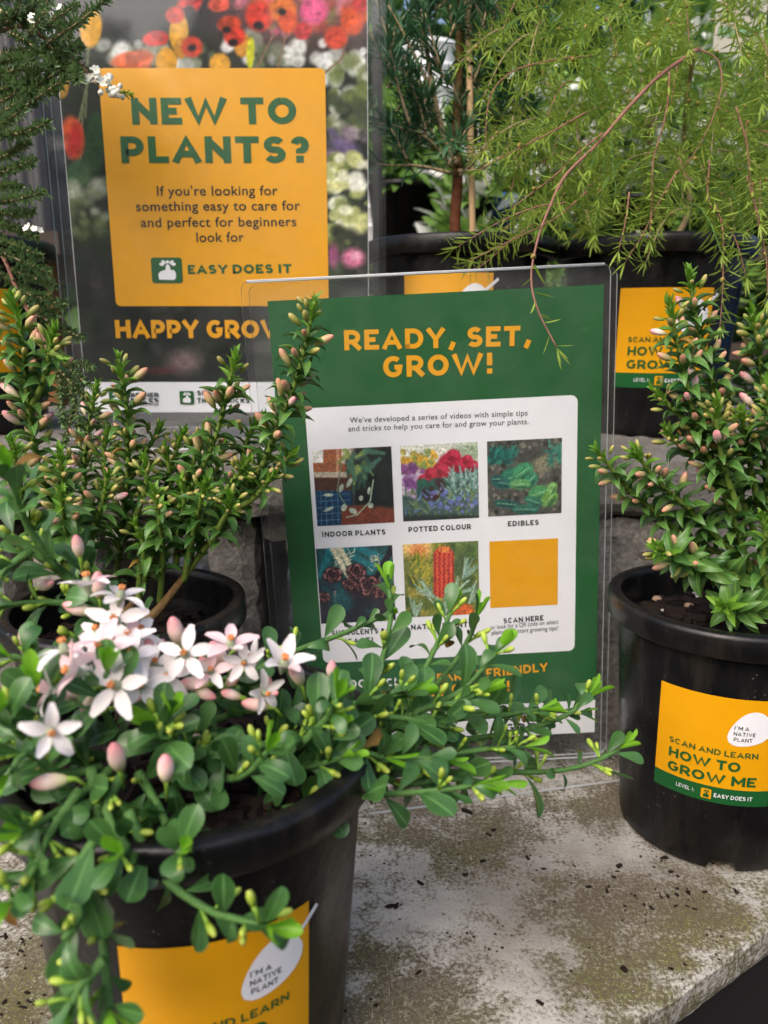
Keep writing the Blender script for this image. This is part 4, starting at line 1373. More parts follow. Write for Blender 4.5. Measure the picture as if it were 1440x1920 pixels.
def flower(X, Y, Yd, face, sc_, spin, pink=False, cupped=0.0):
    """five petals round an orange centre; face = direction it looks"""
    f = Vector(face).normalized()
    Yd = Yd - (.034 if X < 150 else .024 if X < 250 else .014)
    c = at(X, Y, Yd)
    sc_ = sc_ * .86
    Mx = frame(c - f * .004 * sc_, f, Vector((math.sin(spin), .2, math.cos(spin))), sc_)
    fl = link('flower', cupm, front, Mx)
    sm_ = link('stamen', stam, fl, Mx)
    for k in range(5):
        a = spin + 2 * math.pi * k / 5 + rng.gauss(0, .07)
        open_ = .18 + cupped + rng.gauss(0, .1)
        loc = Matrix.Rotation(a, 4, 'Y') @ Matrix.Translation((0, .0005, .0016)) @ frame(Vector((0, 0, 0)), Vector((0, math.sin(open_), math.cos(open_))), Vector((0, math.cos(open_), -math.sin(open_))), .95 + .12 * rng.random())
        me = rng.choice(petals[:3]) if not pink or rng.random() < .5 else petals[3]
        link('petal', me, fl, Mx @ loc)
for a in ((214,1160,.285,(.1,-.8,.65),1.0,.2,0,0),(187,1212,.27,(-.1,-.55,.85),1.05,.5,1,.25),(211,1284,.255,(-.15,-.85,.5),1.02,.15,0,0),(264,1284,.262,(.2,-.85,.5),.95,.7,0,.2),
          (345,1224,.268,(.05,-.8,.6),.95,.1,0,0),(313,1267,.268,(0,-.9,.35),.85,.6,0,0),(433,1199,.272,(.2,-.35,.95),.9,.4,1,.3),(457,1243,.272,(.1,-.9,.3),.7,.2,0,.1),
          (534,1236,.275,(.25,-.3,.9),1.05,.9,1,.75),(97,1374,.240,(.35,-.7,.25),.8,.3,0,.3),(228,1106,.29,(.25,.1,1.0),.95,.2,0,.05),(162,1082,.29,(-.1,.15,1.0),1.0,.7,1,.1),
          (128,1256,.258,(-.85,-.35,.4),.95,.3,1,.5),(117,1206,.27,(-.2,.1,.95),.95,.4,1,.0),(262,1180,.285,(.6,-.1,.75),.9,.1,0,.1),(245,1225,.275,(.4,-.5,.75),.95,.9,0,.2),
          (500,1300,.275,(.6,-.5,.1),.75,.3,0,.4),(80,1292,.262,(-.8,-.2,.3),.8,.2,1,.3),(160,1235,.272,(-.3,-.6,.7),.9,.5,0,.15),(290,1240,.275,(.3,-.5,.8),.85,.2,0,.2),(395,1255,.272,(.1,-.6,.6),.75,.7,1,.4),(240,1190,.285,(.1,-.4,.9),.9,.3,1,.2),(180,1180,.288,(-.3,-.3,.9),.9,.9,0,.1),(470,1232,.28,(-.4,-.4,.7),.7,.6,1,.5)):
    flower(*a[:7], cupped=a[7])

# ================================================================== SIGNS
def acrylic_stand(root, sh, x0, y0, x1, y1, foot):
    """clear upright pocket of two sheets on a bent foot"""
    sh.slab(x0, y0, x1, y1, .0012, .0030, [M['acr'], M['acr_edge']], root, 'front_sheet', .006)
    sh.slab(x0 + .004, y0, x1 + .0055, y1 - .002, -.0034, -.0016, [M['acr'], M['acr_edge']], root, 'back_sheet', .006)
    mbt = MB(); mbt.tube([sh.p(x0 + .004, y1 - .0005, .0018), sh.p((x0 + x1) / 2, y1 - .0005, .0018), sh.p(x1 - .004, y1 - .0005, .0018)], .0010, 10)
    link('top_fold', mbt.mesh('top_fold', M['acr_edge'], True), root)
    a = sh.p(x0, y0, .002)
    mb = MB()
    zt = a.z
    f0, f1 = foot
    pts_a = [sh.p(x0, y0 + .004, .0031), sh.p(x1, y0 + .004, .0031)]
    yb = root.location.z
    prof = [(.0, y0 + .004), (.002, y0 - .0005)]
    lo, hi = sh.p(x0, y0, 0), sh.p(x1, y0, 0)
    vs = [Vector((lo.x, lo.y - .003, lo.z + .001)), Vector((hi.x, hi.y - .003, hi.z + .001)),
          Vector((hi.x, hi.y - .010, yb + .0026)), Vector((lo.x, lo.y - .010, yb + .0026)),
          Vector((lo.x + f0[0], f0[1], yb + .0026)), Vector((hi.x + f1[0], f1[1], yb + .0026))]
    mb.add(vs, [(0, 1, 2, 3), (3, 2, 5, 4)])
    q = [Vector((v.x, v.y, yb + .0008)) for v in vs[2:]]
    mb.add([vs[2], vs[3], vs[4], vs[5]] + q, [(1, 0, 4, 5), ], 0)
    mb.add([vs[4], vs[5], Vector((vs[5].x, vs[5].y, yb + .0008)), Vector((vs[4].x, vs[4].y, yb + .0008))], [(0, 1, 2, 3)], 1)
    link('foot', mb.mesh('foot', [M['acr_foot'], M['acr_edge']]), root)

# ---- green sign
SR, SU = Vector((.9988, .0129, .0482)), Vector((-.048, -.015, .9987))
G = Sheet((-.0578, .501, .0257), SR, SU)
gs = thing('sign_holder', (.047, .500, .0), 'green and white sign with six picture squares in a clear acrylic stand', 'sign')
GW, GH = .21, .3099
fa, fb = on_z(690, 1530, .0), on_z(1165, 1466, .0)
acrylic_stand(gs, G, -.0155, -.018, GW + .0035, GH + .0125, ((fa.x + .0735, fa.y), (fb.x - .155, fb.y)))
pap = G.slab(0, 0, GW, GH, -.0009, 0, [M['green'], M['white']], gs, 'printed_sheet')
def guv(X, Y): return G.uv(X, Y)
def grect(X0, Y0, X1, Y1, d, mat, name, rad=0.0):
    a, b = guv(X0, Y1), guv(X1, Y0)
    return G.poly(G.rect(a[0], a[1], b[0], b[1], d, rad), mat, pap, name)
a, b = guv(566, 1243), guv(1089, 740)
x0_, y0_, x1_, y1_ = .0185, a[1] - .001, .1945, b[1]
G.poly(G.rect(x0_, y0_, x1_, y1_, .00012, .0045), M['white'], pap, 'white_panel')
yf = guv(1100, 1313)[1]
G.poly(G.rect(.0004, .0004, GW - .0004, yf, .00012), M['white'], pap, 'white_footer')
gm = lambda x, y, l: G.p(x, y, l)
def gl(glyph, X0, Y0, X1, Y1, h, mat, bold=False):
    p0, p1 = guv(X0, Y0), guv(X1, Y1)
    # cap height from photo pixels
    hh = guv(X0, Y0 - h)[1] - p0[1]
    set_line(glyph, gm, p0, p1, hh, mat, pap, lift=.0003)
gl(caps('READY, SET,', .235, .17), 646, 657, 997, 648, 38, M['yellow'])
gl(caps('GROW!', .235, .17), 719, 708, 924, 701, 40, M['yellow'])
gl(body_text("We've developed a series of videos with simple tips", .004), 656, 793, 989, 779, 10.5, M['ink'])
gl(body_text('and tricks to help you care for and grow your plants.', .004), 653, 809, 991, 795, 10.5, M['ink'])
for txt, X0, Y0, X1, Y1 in (('INDOOR PLANTS', 604, 1007, 723, 1002), ('POTTED COLOUR', 766, 998, 883, 992), ('EDIBLES', 952, 987, 1010, 984),
                            ('SUCCULENTS &', 622, 1192, 722, 1187), ('CACTI', 652, 1207, 700, 1204), ('NATIVE PLANTS', 771, 1181, 886, 1175), ('SCAN HERE', 944, 1169, 1019, 1163)):
    gl(caps(txt, .24, .2), X0, Y0, X1, Y1, 10, M['ink'])
gl(body_text('or look for a QR code on select', .008), 920, 1180, 1047, 1169, 8, M['ink'])
gl(body_text('plants for instant growing tips!', .008), 922, 1190, 1046, 1181, 8, M['ink'])
gl(caps('CHOOSE CLOSER', .22, .18), 622, 1291, 812, 1283, 15, M['white'])
gl(caps('EARTH-FRIENDLY', .22, .18), 820, 1279, 1027, 1258, 16, M['yellow'])
gl(caps('GROWING!', .23, .18), 805, 1306, 956, 1296, 20, M['yellow'])
gl(caps('HOW TO', .23, .18), 970, 1346, 1040, 1343, 13, M['ink'])
gl(caps('GROW', .23, .18), 946, 1372, 1040, 1368, 15, M['ink'])
gl(caps('GREENER', .23, .16), 660, 1362, 740, 1358, 11, M['ink'])
gl(caps('SPACES', .23, .16), 660, 1378, 740, 1374, 11, M['ink'])

def pic_indoor(p):
    p.box(580, 830, 745, 905, (150, 86, 52)); p.box(585, 840, 606, 868, (226, 224, 218)); p.box(630, 835, 636, 905, (196, 140, 110)); p.box(640, 836, 668, 870, (210, 190, 170))
    p.box(580, 885, 650, 895, (190, 180, 160)); p.box(580, 896, 660, 920, (74, 42, 32))
    p.box(580, 920, 662, 990, (20, 58, 92))
    for x in (601, 611, 622, 633): p.line(x, 920, x + 2, 990, .6, (90, 140, 170), alpha=.7)
    for y in (930, 941, 953, 965, 977): p.line(588, y, 655, y - 4, .6, (90, 140, 170), alpha=.7)
    p.box(662, 836, 745, 950, (22, 26, 26), 14); p.box(640, 948, 745, 990, (112, 54, 36), 4)
    p.blobs(30, 650, 840, 735, 945, 12, [(18, 24, 24), (30, 40, 36), (24, 34, 38)], 1)
    p.leaves(18, 640, 842, 700, 900, 24, 5, [(86, 116, 64), (128, 150, 80), (64, 104, 84), (50, 84, 70)], 2, 200, 320)
    for q in ((686, 845, 720, 850), (690, 880, 712, 860), (655, 870, 668, 900)): p.line(*q, 6, (70, 112, 92), alpha=.9, taper=.5)
    p.curve([(640, 870), (632, 920), (650, 950)], 1, (120, 140, 110)); p.curve([(700, 900), (694, 940), (670, 965), (650, 970)], 1, (170, 190, 160))
    for x, y, rx, ry, a in ((616, 928, 9, 3, 0), (616, 955, 10, 3, -20), (645, 952, 5, 7, 20), (662, 958, 8, 5, 30), (695, 948, 5, 5, 0), (677, 934, 4, 5, 0), (640, 915, 4, 8, 20), (692, 920, 3, 7, 10), (655, 905, 4, 10, 30)):
        p.ell(x, y, rx, ry, (176, 190, 170), a)
def pic_colour(p):
    p.box(745, 820, 905, 990, (60, 84, 80)); p.box(745, 820, 905, 868, (214, 214, 204), 12); p.ell(880, 848, 30, 18, (150, 168, 140), soft=1)
    p.blobs(60, 755, 845, 815, 885, 6, [(206, 160, 50), (226, 180, 70), (120, 140, 70), (160, 150, 60)], 3)
    p.blobs(26, 752, 870, 795, 925, 8, [(130, 70, 130), (180, 150, 190), (110, 60, 120), (214, 200, 214)], 4)
    for x, y, r in ((842, 868, 20), (828, 882, 17), (862, 872, 16), (885, 874, 13), (850, 855, 14), (795, 900, 12), (808, 888, 12), (876, 862, 10)):
        p.ell(x, y, r, r * .9, (166, 24, 52), soft=.3); p.ell(x + 3, y - 4, r * .6, r * .45, (196, 52, 84), 20, .6, .8); p.ell(x - 4, y + 5, r * .5, r * .35, (110, 12, 34), 0, .8, .7)
    p.blobs(30, 790, 905, 840, 930, 9, [(24, 70, 60), (34, 92, 76), (60, 20, 30)], 5)
    p.leaves(60, 840, 890, 895, 940, 18, 2.6, [(130, 162, 150), (100, 140, 132), (150, 178, 168)], 6, 30, 150)
    p.leaves(80, 755, 925, 895, 975, 16, 2.2, [(96, 116, 66), (60, 90, 90), (90, 110, 160), (70, 96, 84), (110, 130, 90)], 7, 20, 160)
    p.blobs(34, 800, 915, 895, 960, 3.5, [(104, 110, 176), (130, 130, 190)], 8); p.box(745, 966, 905, 985, (26, 32, 34), 8, .8)
def pic_edible(p):
    p.box(905, 815, 1060, 975, (72, 72, 66)); p.blobs(160, 910, 822, 1056, 968, 4, [(96, 96, 88), (50, 50, 46), (120, 116, 104), (40, 44, 40)], 9)
    p.leaves(50, 915, 850, 960, 870, 20, 4, [(24, 92, 84), (18, 70, 68), (40, 116, 100)], 10, 20, 160)
    p.ell(1020, 868, 22, 16, (126, 122, 100), -20, .8); p.ell(990, 856, 30, 8, (60, 62, 58), -15, .8)
    p.leaves(26, 1030, 836, 1052, 870, 14, 3, [(40, 110, 96), (70, 130, 110)], 11)
    for x, y, rx, ry, a, c in ((960, 895, 26, 18, -20, (34, 110, 88)), (980, 885, 22, 16, -35, (58, 136, 92)), (940, 905, 18, 12, 10, (24, 92, 84)), (995, 900, 16, 12, -50, (46, 124, 90)), (975, 908, 20, 10, 0, (90, 150, 90)), (930, 898, 10, 7, 0, (20, 76, 76)),
                               (1010, 925, 20, 15, -20, (70, 140, 84)), (1030, 935, 18, 14, -50, (100, 150, 70)), (1000, 940, 18, 9, 20, (36, 110, 86)), (950, 945, 24, 8, 5, (20, 80, 76)), (985, 955, 26, 9, 0, (30, 100, 84)), (1035, 915, 12, 9, -60, (120, 170, 90))):
        p.ell(x, y, rx, ry, c, a, .25); p.line(x - rx * .7 * math.cos(R_(a)), y - rx * .7 * math.sin(R_(a)), x + rx * .7 * math.cos(R_(a)), y + rx * .7 * math.sin(R_(a)), 1, (150, 190, 140), alpha=.6)
        p.ell(x + 3, y + ry * .6, rx * .7, ry * .25, (12, 50, 48), a, .8, .6)
def pic_succ(p):
    p.box(585, 1010, 750, 1190, (28, 34, 44)); p.blobs(40, 595, 1095, 740, 1170, 12, [(22, 26, 36), (34, 36, 50), (20, 70, 76), (48, 34, 44)], 12)
    p.box(585, 1015, 750, 1090, (34, 92, 96), 24, .8)
    for q in ((640, 1030, 720, 1075), (655, 1022, 730, 1050), (700, 1040, 690, 1095), (620, 1030, 600, 1080), (710, 1100, 735, 1120)): p.line(*q, 8, (30, 116, 126), taper=.6)
    for q in ((625, 1030, 652, 1080), (635, 1025, 660, 1066)): p.line(*q, 6, (206, 200, 170), taper=.4)
    p.leaves(40, 625, 1030, 665, 1080, 10, .9, [(226, 220, 190)], 13); p.leaves(40, 695, 1040, 735, 1100, 12, .9, [(214, 206, 170)], 14)
    p.line(735, 1028, 705, 1085, 7, (24, 30, 34), taper=.3)
    p.line(628, 1110, 630, 1170, 2.2, (166, 130, 126)); p.ell(640, 1130, 22, 20, (24, 84, 88), 0, .6, .8)
    for x, y, r in ((624, 1078, 19), (668, 1072, 19), (690, 1098, 25), (608, 1120, 12), (655, 1095, 14), (712, 1112, 13)):
        p.ell(x, y, r, r * .8, (34, 22, 28), soft=.3)
        for k in range(11):
            a = R_(33 * k + x); q = r * (.35 if k % 2 else .72)
            p.ell(x + q * math.cos(a), y + q * .75 * math.sin(a), r * .26, r * .2, (170, 112, 108) if k % 3 else (110, 66, 70), math.degrees(a) + 90, .5); p.ell(x + q * .8 * math.cos(a), y + q * .6 * math.sin(a), r * .2, r * .15, (40, 24, 32), math.degrees(a) + 90, .6)
def pic_native(p):
    p.box(745, 1000, 910, 1175, (110, 116, 56)); p.box(745, 1000, 812, 1042, (238, 196, 120), 18); p.ell(785, 1035, 16, 14, (226, 140, 84), soft=1); p.box(812, 1000, 910, 1040, (124, 134, 52), 14)
    p.blobs(50, 757, 1050, 825, 1150, 10, [(88, 104, 44), (118, 124, 52), (60, 80, 40), (150, 140, 60)], 15); p.blobs(30, 840, 1020, 900, 1150, 12, [(70, 92, 50), (100, 120, 64)], 16)
    p.leaves(40, 770, 1050, 812, 1110, 20, 2, [(96, 120, 44), (170, 160, 50)], 17, 60, 120)
    for i in range(17):
        y = 1033 + i * 5
        p.ell(832, y, 19 - (4 if i == 0 else 0), 8, (188, 58, 48), soft=.25)
    for i in range(9):
        for k in range(20): p.ell(815 + i * 4.3 + (k % 2), 1036 + k * 4.2, 1.3, 1.5, (226, 120, 60) if i % 2 else (150, 34, 40), 0, .6, .9)
    p.leaves(20, 822, 1032, 842, 1036, 10, 1.2, [(226, 140, 70)], 18, 60, 120)
    g = np.random.default_rng(19)
    for cx, cy, a0, a1, n in ((812, 1120, 100, 170, 16), (850, 1115, 10, 80, 22), (835, 1150, 50, 140, 16), (868, 1085, 30, 85, 20), (778, 1160, 50, 130, 10), (880, 1130, 20, 80, 12)):
        for i in range(n):
            a, l = R_(a0 + (a1 - a0) * g.random()), 22 + 22 * g.random()
            p.line(cx, cy, cx + l * math.cos(a), cy - l * math.sin(a), 1.6, [(140, 168, 150), (110, 146, 128), (166, 186, 160)][i % 3], .8, .95, .4)
    p.ell(868, 1146, 20, 14, (206, 96, 46), soft=.35); p.blobs(30, 852, 1136, 886, 1156, 2.4, [(226, 120, 56), (180, 70, 40)], 20)
for (X0, Y0, X1, Y1, fn) in ((590, 841, 737, 984, pic_indoor), (753, 833, 897, 975, pic_colour), (914, 825, 1053, 966, pic_edible), (597, 1026, 739, 1167, pic_succ), (758, 1018, 898, 1155, pic_native)):
    c = guv((X0 + X1) / 2, (Y0 + Y1) / 2)
    wq, hq = (guv(X1, (Y0 + Y1) / 2)[0] - guv(X0, (Y0 + Y1) / 2)[0]) / 2, (guv((X0 + X1) / 2, Y0)[1] - guv((X0 + X1) / 2, Y1)[1]) / 2
    printed(G, c[0] - wq, c[1] - hq, c[0] + wq, c[1] + hq, .0003, 130, 130, (90, 90, 90), fn, pap, 'picture')
c = guv(982, 1075)
G.poly(G.rect(c[0] - .0232, c[1] - .0238, c[0] + .0232, c[1] + .0238, .0003), M['yellow'], pap, 'yellow_square')

# ---- tall poster on the ledge
KY = .625
k0 = at(163, 773, KY)
K = Sheet(k0, (1, 0, .0), (0, 0, 1))
KW = K.uv(692, 700)[0]
KH = KW * 1.415
ks = thing('sign_holder', (k0.x + KW / 2, KY, LZ), 'tall flower poster with large yellow panel in a clear acrylic stand', 'sign')
acrylic_stand(ks, K, -.012, -.012, KW + .008, KH + .01, ((.0, KY - .055), (.0, KY - .055)))
kp = K.slab(0, 0, KW, KH, -.0009, 0, [M['white'], M['white']], ks, 'printed_sheet')
kst = K.uv(300, 716)[1]
def pic_poster(p):
    p.box(0, -300, 720, 800, (34, 40, 34)); p.box(0, -300, 720, 60, (44, 45, 50), 60)
    p.blobs(90, 120, 300, 700, 720, 26, [(30, 40, 28), (44, 58, 36), (26, 30, 26), (56, 70, 44)], 31, .9, .8)
    p.box(0, 560, 720, 720, (26, 29, 27), 40, .6)
    p.box(430, -200, 720, 70, (150, 90, 88), 120, .8)
    p.blobs(60, 420, -120, 700, 60, 15, [(190, 70, 54), (204, 84, 120), (212, 120, 140), (150, 60, 50), (120, 110, 70), (206, 92, 40)], 32, .8, .8)
    p.blobs(70, 190, 75, 700, 125, 13, [(196, 196, 192), (226, 226, 224), (160, 162, 156), (110, 116, 96), (90, 100, 70)], 33, .7, .85)
    p.blobs(30, 600, 95, 690, 180, 12, [(226, 226, 226), (120, 130, 86), (96, 112, 62), (180, 184, 170)], 34, .7, .9)
    p.blobs(36, 615, 170, 692, 260, 14, [(70, 84, 48), (104, 116, 64), (56, 66, 44), (190, 190, 180)], 35, .8, .8)
    p.blobs(16, 612, 240, 690, 300, 12, [(100, 84, 130), (80, 74, 90), (130, 110, 130), (60, 60, 56)], 36, .8, .8)
    p.blobs(50, 612, 290, 692, 440, 13, [(216, 216, 190), (206, 206, 140), (230, 230, 216), (110, 124, 64), (170, 176, 110)], 37, .6, .9)
    p.blobs(14, 612, 430, 692, 470, 12, [(50, 56, 36), (90, 100, 50), (30, 34, 26)], 38, .8, .8)
    p.ell(662, 484, 22, 18, (206, 116, 150), 0, .7); p.ell(668, 480, 10, 8, (224, 160, 184), 0, .8); p.ell(625, 480, 10, 22, (140, 70, 110), 0, .8)
    # stems and tulip leaves
    for q in ((165, 90, 160, 220), (155, 200, 150, 330), (140, 260, 170, 130), (420, 100, 405, 130), (515, 60, 480, 130), (545, 30, 520, 130), (665, 20, 640, 110), (640, 110, 608, 138)): p.line(*q, 2.2, (126, 100, 84) if q[0] > 400 else (110, 120, 84), alpha=.85)
    p.ell(178, 270, 20, 62, (40, 70, 42), 4, .4); p.ell(150, 330, 20, 24, (70, 96, 60), 30, .6); p.ell(140, 320, 14, 30, (52, 82, 52), 40, .5)
    for x, y, rx, ry, c in ((170, 52, 21, 38, (206, 152, 50)), (335, 60, 18, 34, (206, 150, 40)), (312, 115, 20, 26, (206, 148, 44)), (412, 120, 20, 20, (206, 150, 50)), (118, 160, 12, 25, (150, 112, 40)), (455, 85, 16, 22, (200, 140, 50)), (470, 100, 7, 30, (190, 190, 40)), (340, 90, 14, 20, (170, 120, 40))):
        p.ell(x, y, rx, ry, c, 4, .25); p.ell(x - 5, y - 4, rx * .4, ry * .7, tuple(min(255, int(v * 1.12)) for v in c), 4, .8, .6)
    for x, y, rx, ry, c in ((136, 258, 22, 40, (206, 84, 44)), (248, 112, 40, 16, (214, 96, 50)), (291, 72, 24, 14, (206, 46, 38)), (328, 28, 18, 16, (196, 66, 50)), (430, 45, 22, 16, (196, 70, 44)), (440, 68, 20, 18, (204, 60, 44)), (360, 88, 20, 20, (180, 60, 40)), (486, 30, 26, 28, (206, 60, 46)), (530, 18, 26, 24, (214, 110, 44)), (568, 58, 16, 16, (200, 50, 54)), (630, 70, 22, 22, (196, 70, 50)), (660, 40, 22, 26, (206, 84, 50)), (410, 8, 20, 14, (206, 80, 60)), (355, 5, 24, 10, (196, 50, 50)), (590, 20, 26, 24, (214, 80, 130)), (540, 40, 18, 22, (206, 84, 50)), (675, 8, 14, 16, (190, 60, 60))):
        p.ell(x, y, rx, ry, c, -8, .35)
        p.blobs(5, x - rx * .6, y - ry * .6, x + rx * .6, y + ry * .6, rx * .3, [tuple(int(v * .72) for v in c), tuple(min(255, int(v * 1.15)) for v in c)], int(x + y), .7, .7)
    p.ell(140, 262, 12, 30, (190, 44, 40), 10, .7)
    for x, y, r in ((529, 22, 8), (425, 56, 8), (437, 80, 9), (485, 48, 10), (360, 90, 8), (355, 18, 9)): p.ell(x, y, r, r * .8, (36, 24, 26), 0, .6)
    # out-of-focus white blooms low in the picture
    p.blobs(26, 125, 340, 205, 440, 12, [(150, 158, 140), (176, 180, 166), (90, 104, 70), (120, 130, 90)], 39, .9, .6)
    p.blobs(34, 165, 480, 690, 700, 16, [(110, 112, 108), (76, 84, 70), (130, 128, 124), (60, 72, 48), (120, 90, 96)], 40, 1, .22, .5)
    p.ell(345, 678, 30, 22, (150, 120, 122), 0, 1, .7); p.ell(300, 695, 30, 8, (96, 46, 50), 0, 1, .6); p.ell(500, 650, 40, 14, (110, 106, 104), 0, 1, .5)
printed(K, .0004, kst, KW - .0004, KH - .0004, .0002, 250, 330, (40, 44, 40), pic_poster, kp, 'flower_photo', .07)
ka, kb = K.uv(213, 574), K.uv(615, 128)
KX0, KX1 = K.uv(201, 350)[0], K.uv(613, 350)[0]
K.poly(K.rect(KX0, ka[1], KX1, kb[1], .0005, .004), M['yellow'], kp, 'yellow_panel')
km = lambda x, y, l: K.p(x, y, l)
def kl_(glyph, X0, Y0, X1, Y1, h, mat):
    p0, p1 = K.uv(X0, Y0), K.uv(X1, Y1)
    set_line(glyph, km, p0, p1, K.uv(X0, Y0 - h)[1] - p0[1], mat, kp, lift=.0008)
kl_(caps('NEW TO', .25, .14), 249, 234, 556, 233, 50, M['green'])
kl_(caps('PLANTS?', .25, .14), 229, 306, 582, 306, 50, M['green'])
kl_(body_text("If you're looking for", .012), 295, 367, 521, 366, 18, M['body'])
kl_(body_text('something easy to care for', .012), 256, 396, 563, 394, 18, M['body'])
kl_(body_text('and perfect for beginners', .012), 265, 426, 556, 424, 18, M['body'])
kl_(body_text('look for', .012), 369, 454, 458, 453, 18, M['body'])
kl_(caps('EASY DOES IT', .24, .16), 353, 514, 547, 512, 17, M['green'])
kl_(caps('HAPPY GROWING!', .25, .1), 218, 634, 632, 634, 34, M['yellow'])
kl_(caps('GREENER', .22, .14), 236, 745, 298, 744, 8, M['ink'])
kl_(caps('SPACES', .22, .14), 236, 755, 298, 754, 8, M['ink'])
kl_(caps('BETTER PLACES', .22, .14), 236, 761, 298, 760, 4, M['ink'])
kl_(caps('SCAN FOR', .22, .16), 370, 741, 440, 741, 9, M['ink'])
kl_(caps('TIPS & TRICKS', .22, .16), 370, 755, 468, 755, 9, M['ink'])
p0, p1 = K.uv(286, 531), K.uv(341, 483)
thumb_icon(K, *p0, *p1, .0008, M['green'], M['white'], kp)
p0, p1 = K.uv(338, 758), K.uv(363, 733)
thumb_icon(K, *p0, *p1, .0008, M['green'], M['white'], kp)
p0, p1 = K.uv(206, 758), K.uv(231, 733)
thumb_icon(K, *p0, *p1, .0008, M['green'], M['white'], kp)

# ================================================================== BACK ROW
def needle_mesh(name, L, W, mat):
    mb = MB()
    mb.add([(0, 0, 0), (-W / 2, L * .35, W * .25), (0, L * .4, -W * .1), (W / 2, L * .35, W * .25), (-W * .35, L * .75, W * .1), (W * .35, L * .75, W * .1), (0, L, -W * .3)],
           [(0, 2, 1), (0, 3, 2), (1, 2, 4), (2, 3, 5), (2, 5, 6), (2, 6, 4)])
    return mb.mesh(name, mat)

def needle_twig(path, items, stems, rng, mesh, gap, lift, size, r0, r1, mat, whorl=1, start=0.0, jit=.2, endtuft=4):
    pts = resample(path, .004)
    stems.append((pts, r0, r1, mat))
    d = [0.0]
    for a, b in zip(pts, pts[1:]): d.append(d[-1] + (b - a).length)
    T, s, ph = d[-1], start, rng.random() * 360
    while s < T:
        i = max(0, min(len(pts) - 2, int(np.searchsorted(d, s)) - 1))
        p = pts[i].lerp(pts[i + 1], (s - d[i]) / max(1e-9, d[i + 1] - d[i]))
        t = (pts[i + 1] - pts[i]).normalized()
        u = t.orthogonal().normalized(); v = t.cross(u)
        for w_ in range(whorl):
            a = R_(ph + 360 * w_ / whorl + rng.gauss(0, 15))
            rad = u * math.cos(a) + v * math.sin(a)
            l = lift + rng.gauss(0, jit)
            items.append((frame(p, rad * math.cos(l) + t * math.sin(l), t, size * (.65 + .6 * rng.random())), rng.choice(mesh)))
        s += gap * (.6 + .8 * rng.random()); ph += 137.5
    t = (pts[-1] - pts[-2]).normalized(); u = t.orthogonal().normalized(); v = t.cross(u)
    for k in range(endtuft):
        a = 6.28 * k / endtuft
        items.append((frame(pts[-1], t + (u * math.cos(a) + v * math.sin(a)) * .35, u, size * .9), rng.choice(mesh)))

# ---- weeping shrub at upper right
KB, KHt = 1.16, 1.04
WP = (.238, .712, LZ)
weep = thing('potted_shrub', WP, 'big black pot on the ledge with bright green weeping needle foliage', 'potted plant')
make_pot(weep, WP, k=KB, kh=KHt, label_az=az_of(WP, 1246, 640, KB), label_z=.117, seed=8, soil_depth=.02)
bn = [needle_mesh('needle', .0145, .0015, M['needle']), needle_mesh('needle', .0105, .0013, M['needle'])]
rng = random.Random(4)
I, ST = [], []
hub = at(1280, 330, .70)
foot_ = Vector((WP[0], WP[1], LZ + .145))
ST.append((resample([foot_, at(1290, 400, .712), at(1283, 250, .69), at(1300, 95, .60)], .006), .003, .0016, M['beige_twig']))
def tw(px, Ys, gap=.0013, lift=.45, size=1.05, r0=.0007, r1=.0003, mat='twig', start=0.0):
    needle_twig(stem_path(px, Ys), I, ST, rng, bn, gap, lift, size, r0, r1, M[mat], 1, start)
tw([(1310,92),(1240,140),(1180,200),(1120,270),(1060,330),(1030,390),(1008,450),(996,520),(1008,580),(1044,652)], [.60,.57,.55,.53,.51,.495,.48,.465,.458,.452], gap=.0065, r0=.0016, r1=.0005)
tw([(1310,92),(1345,112),(1353,160),(1336,222),(1300,290),(1262,332)], (.60, .56))
tw([(1255,135),(1252,190),(1242,240),(1225,300),(1222,380),(1218,450)], (.56, .54))
tw([(1130,250),(1080,290),(1040,330),(1000,360),(960,390)], (.53, .52))
tw([(1110,105),(1040,112),(960,135),(918,185),(910,280)], (.60, .56))
tw([(1100,210),(1030,250),(960,285),(900,318)], (.58, .55))
tw([(1060,380),(1000,390),(930,420),(850,468)], (.56, .55))
tw([(1100,360),(1040,410),(960,450),(880,490)], (.60, .58))
tw([(1270,320),(1235,380),(1205,440),(1172,492)], (.55, .54))
tw([(1180,360),(1172,420),(1160,470)], (.55, .54))
tw([(1340,380),(1355,430),(1356,500),(1354,560),(1350,612)], (.57, .54))
tw([(1400,330),(1418,400),(1436,480),(1440,560)], (.58, .55))
tw([(1380,200),(1400,270),(1408,340),(1425,420)], (.58, .56))
tw([(1330,300),(1330,380),(1375,440),(1400,520)], (.58, .56))
tw([(1000,420),(960,450),(900,500),(870,505)], (.60, .60))
for k in range(185):
    x, y = rng.uniform(930, 1450), rng.uniform(-40, 400)
    if x < 1050 and y > 330: continue
    if x < 1000 and rng.random() < .6: continue
    left = rng.uniform(-1.0, .45) if x < 1300 else rng.uniform(-.5, .8)
    ln_ = rng.uniform(80, 190)
    Yd = rng.uniform(.57, .80)
    pts = [(x + left * ln_ * q, y + ln_ * (q * q * .75 - .10 * q) * (1 if abs(left) < .6 else .7)) for q in (0, .33, .66, 1)]
    if pts[-1][1] > 505: continue
    tw(pts, (Yd + .02, Yd - .02), gap=.0012, size=rng.uniform(.75, 1.2), mat=rng.choice(('twig', 'stem', 'beige_twig', 'stem')))
for pts, r0, r1, mt in ST:
    stem_part(weep, pts, r0, r1, mt, 'branch', 5)
tag(link('needles', join_mesh('needles', I), weep), kind='stuff')
sd = lathe_mesh('seed_capsule', [(.0003, -.0008), (.0012, -.0002), (.0015, .0008), (.0012, .0018), (.0003, .0022)], 7, M['seed'])
CAPS = []
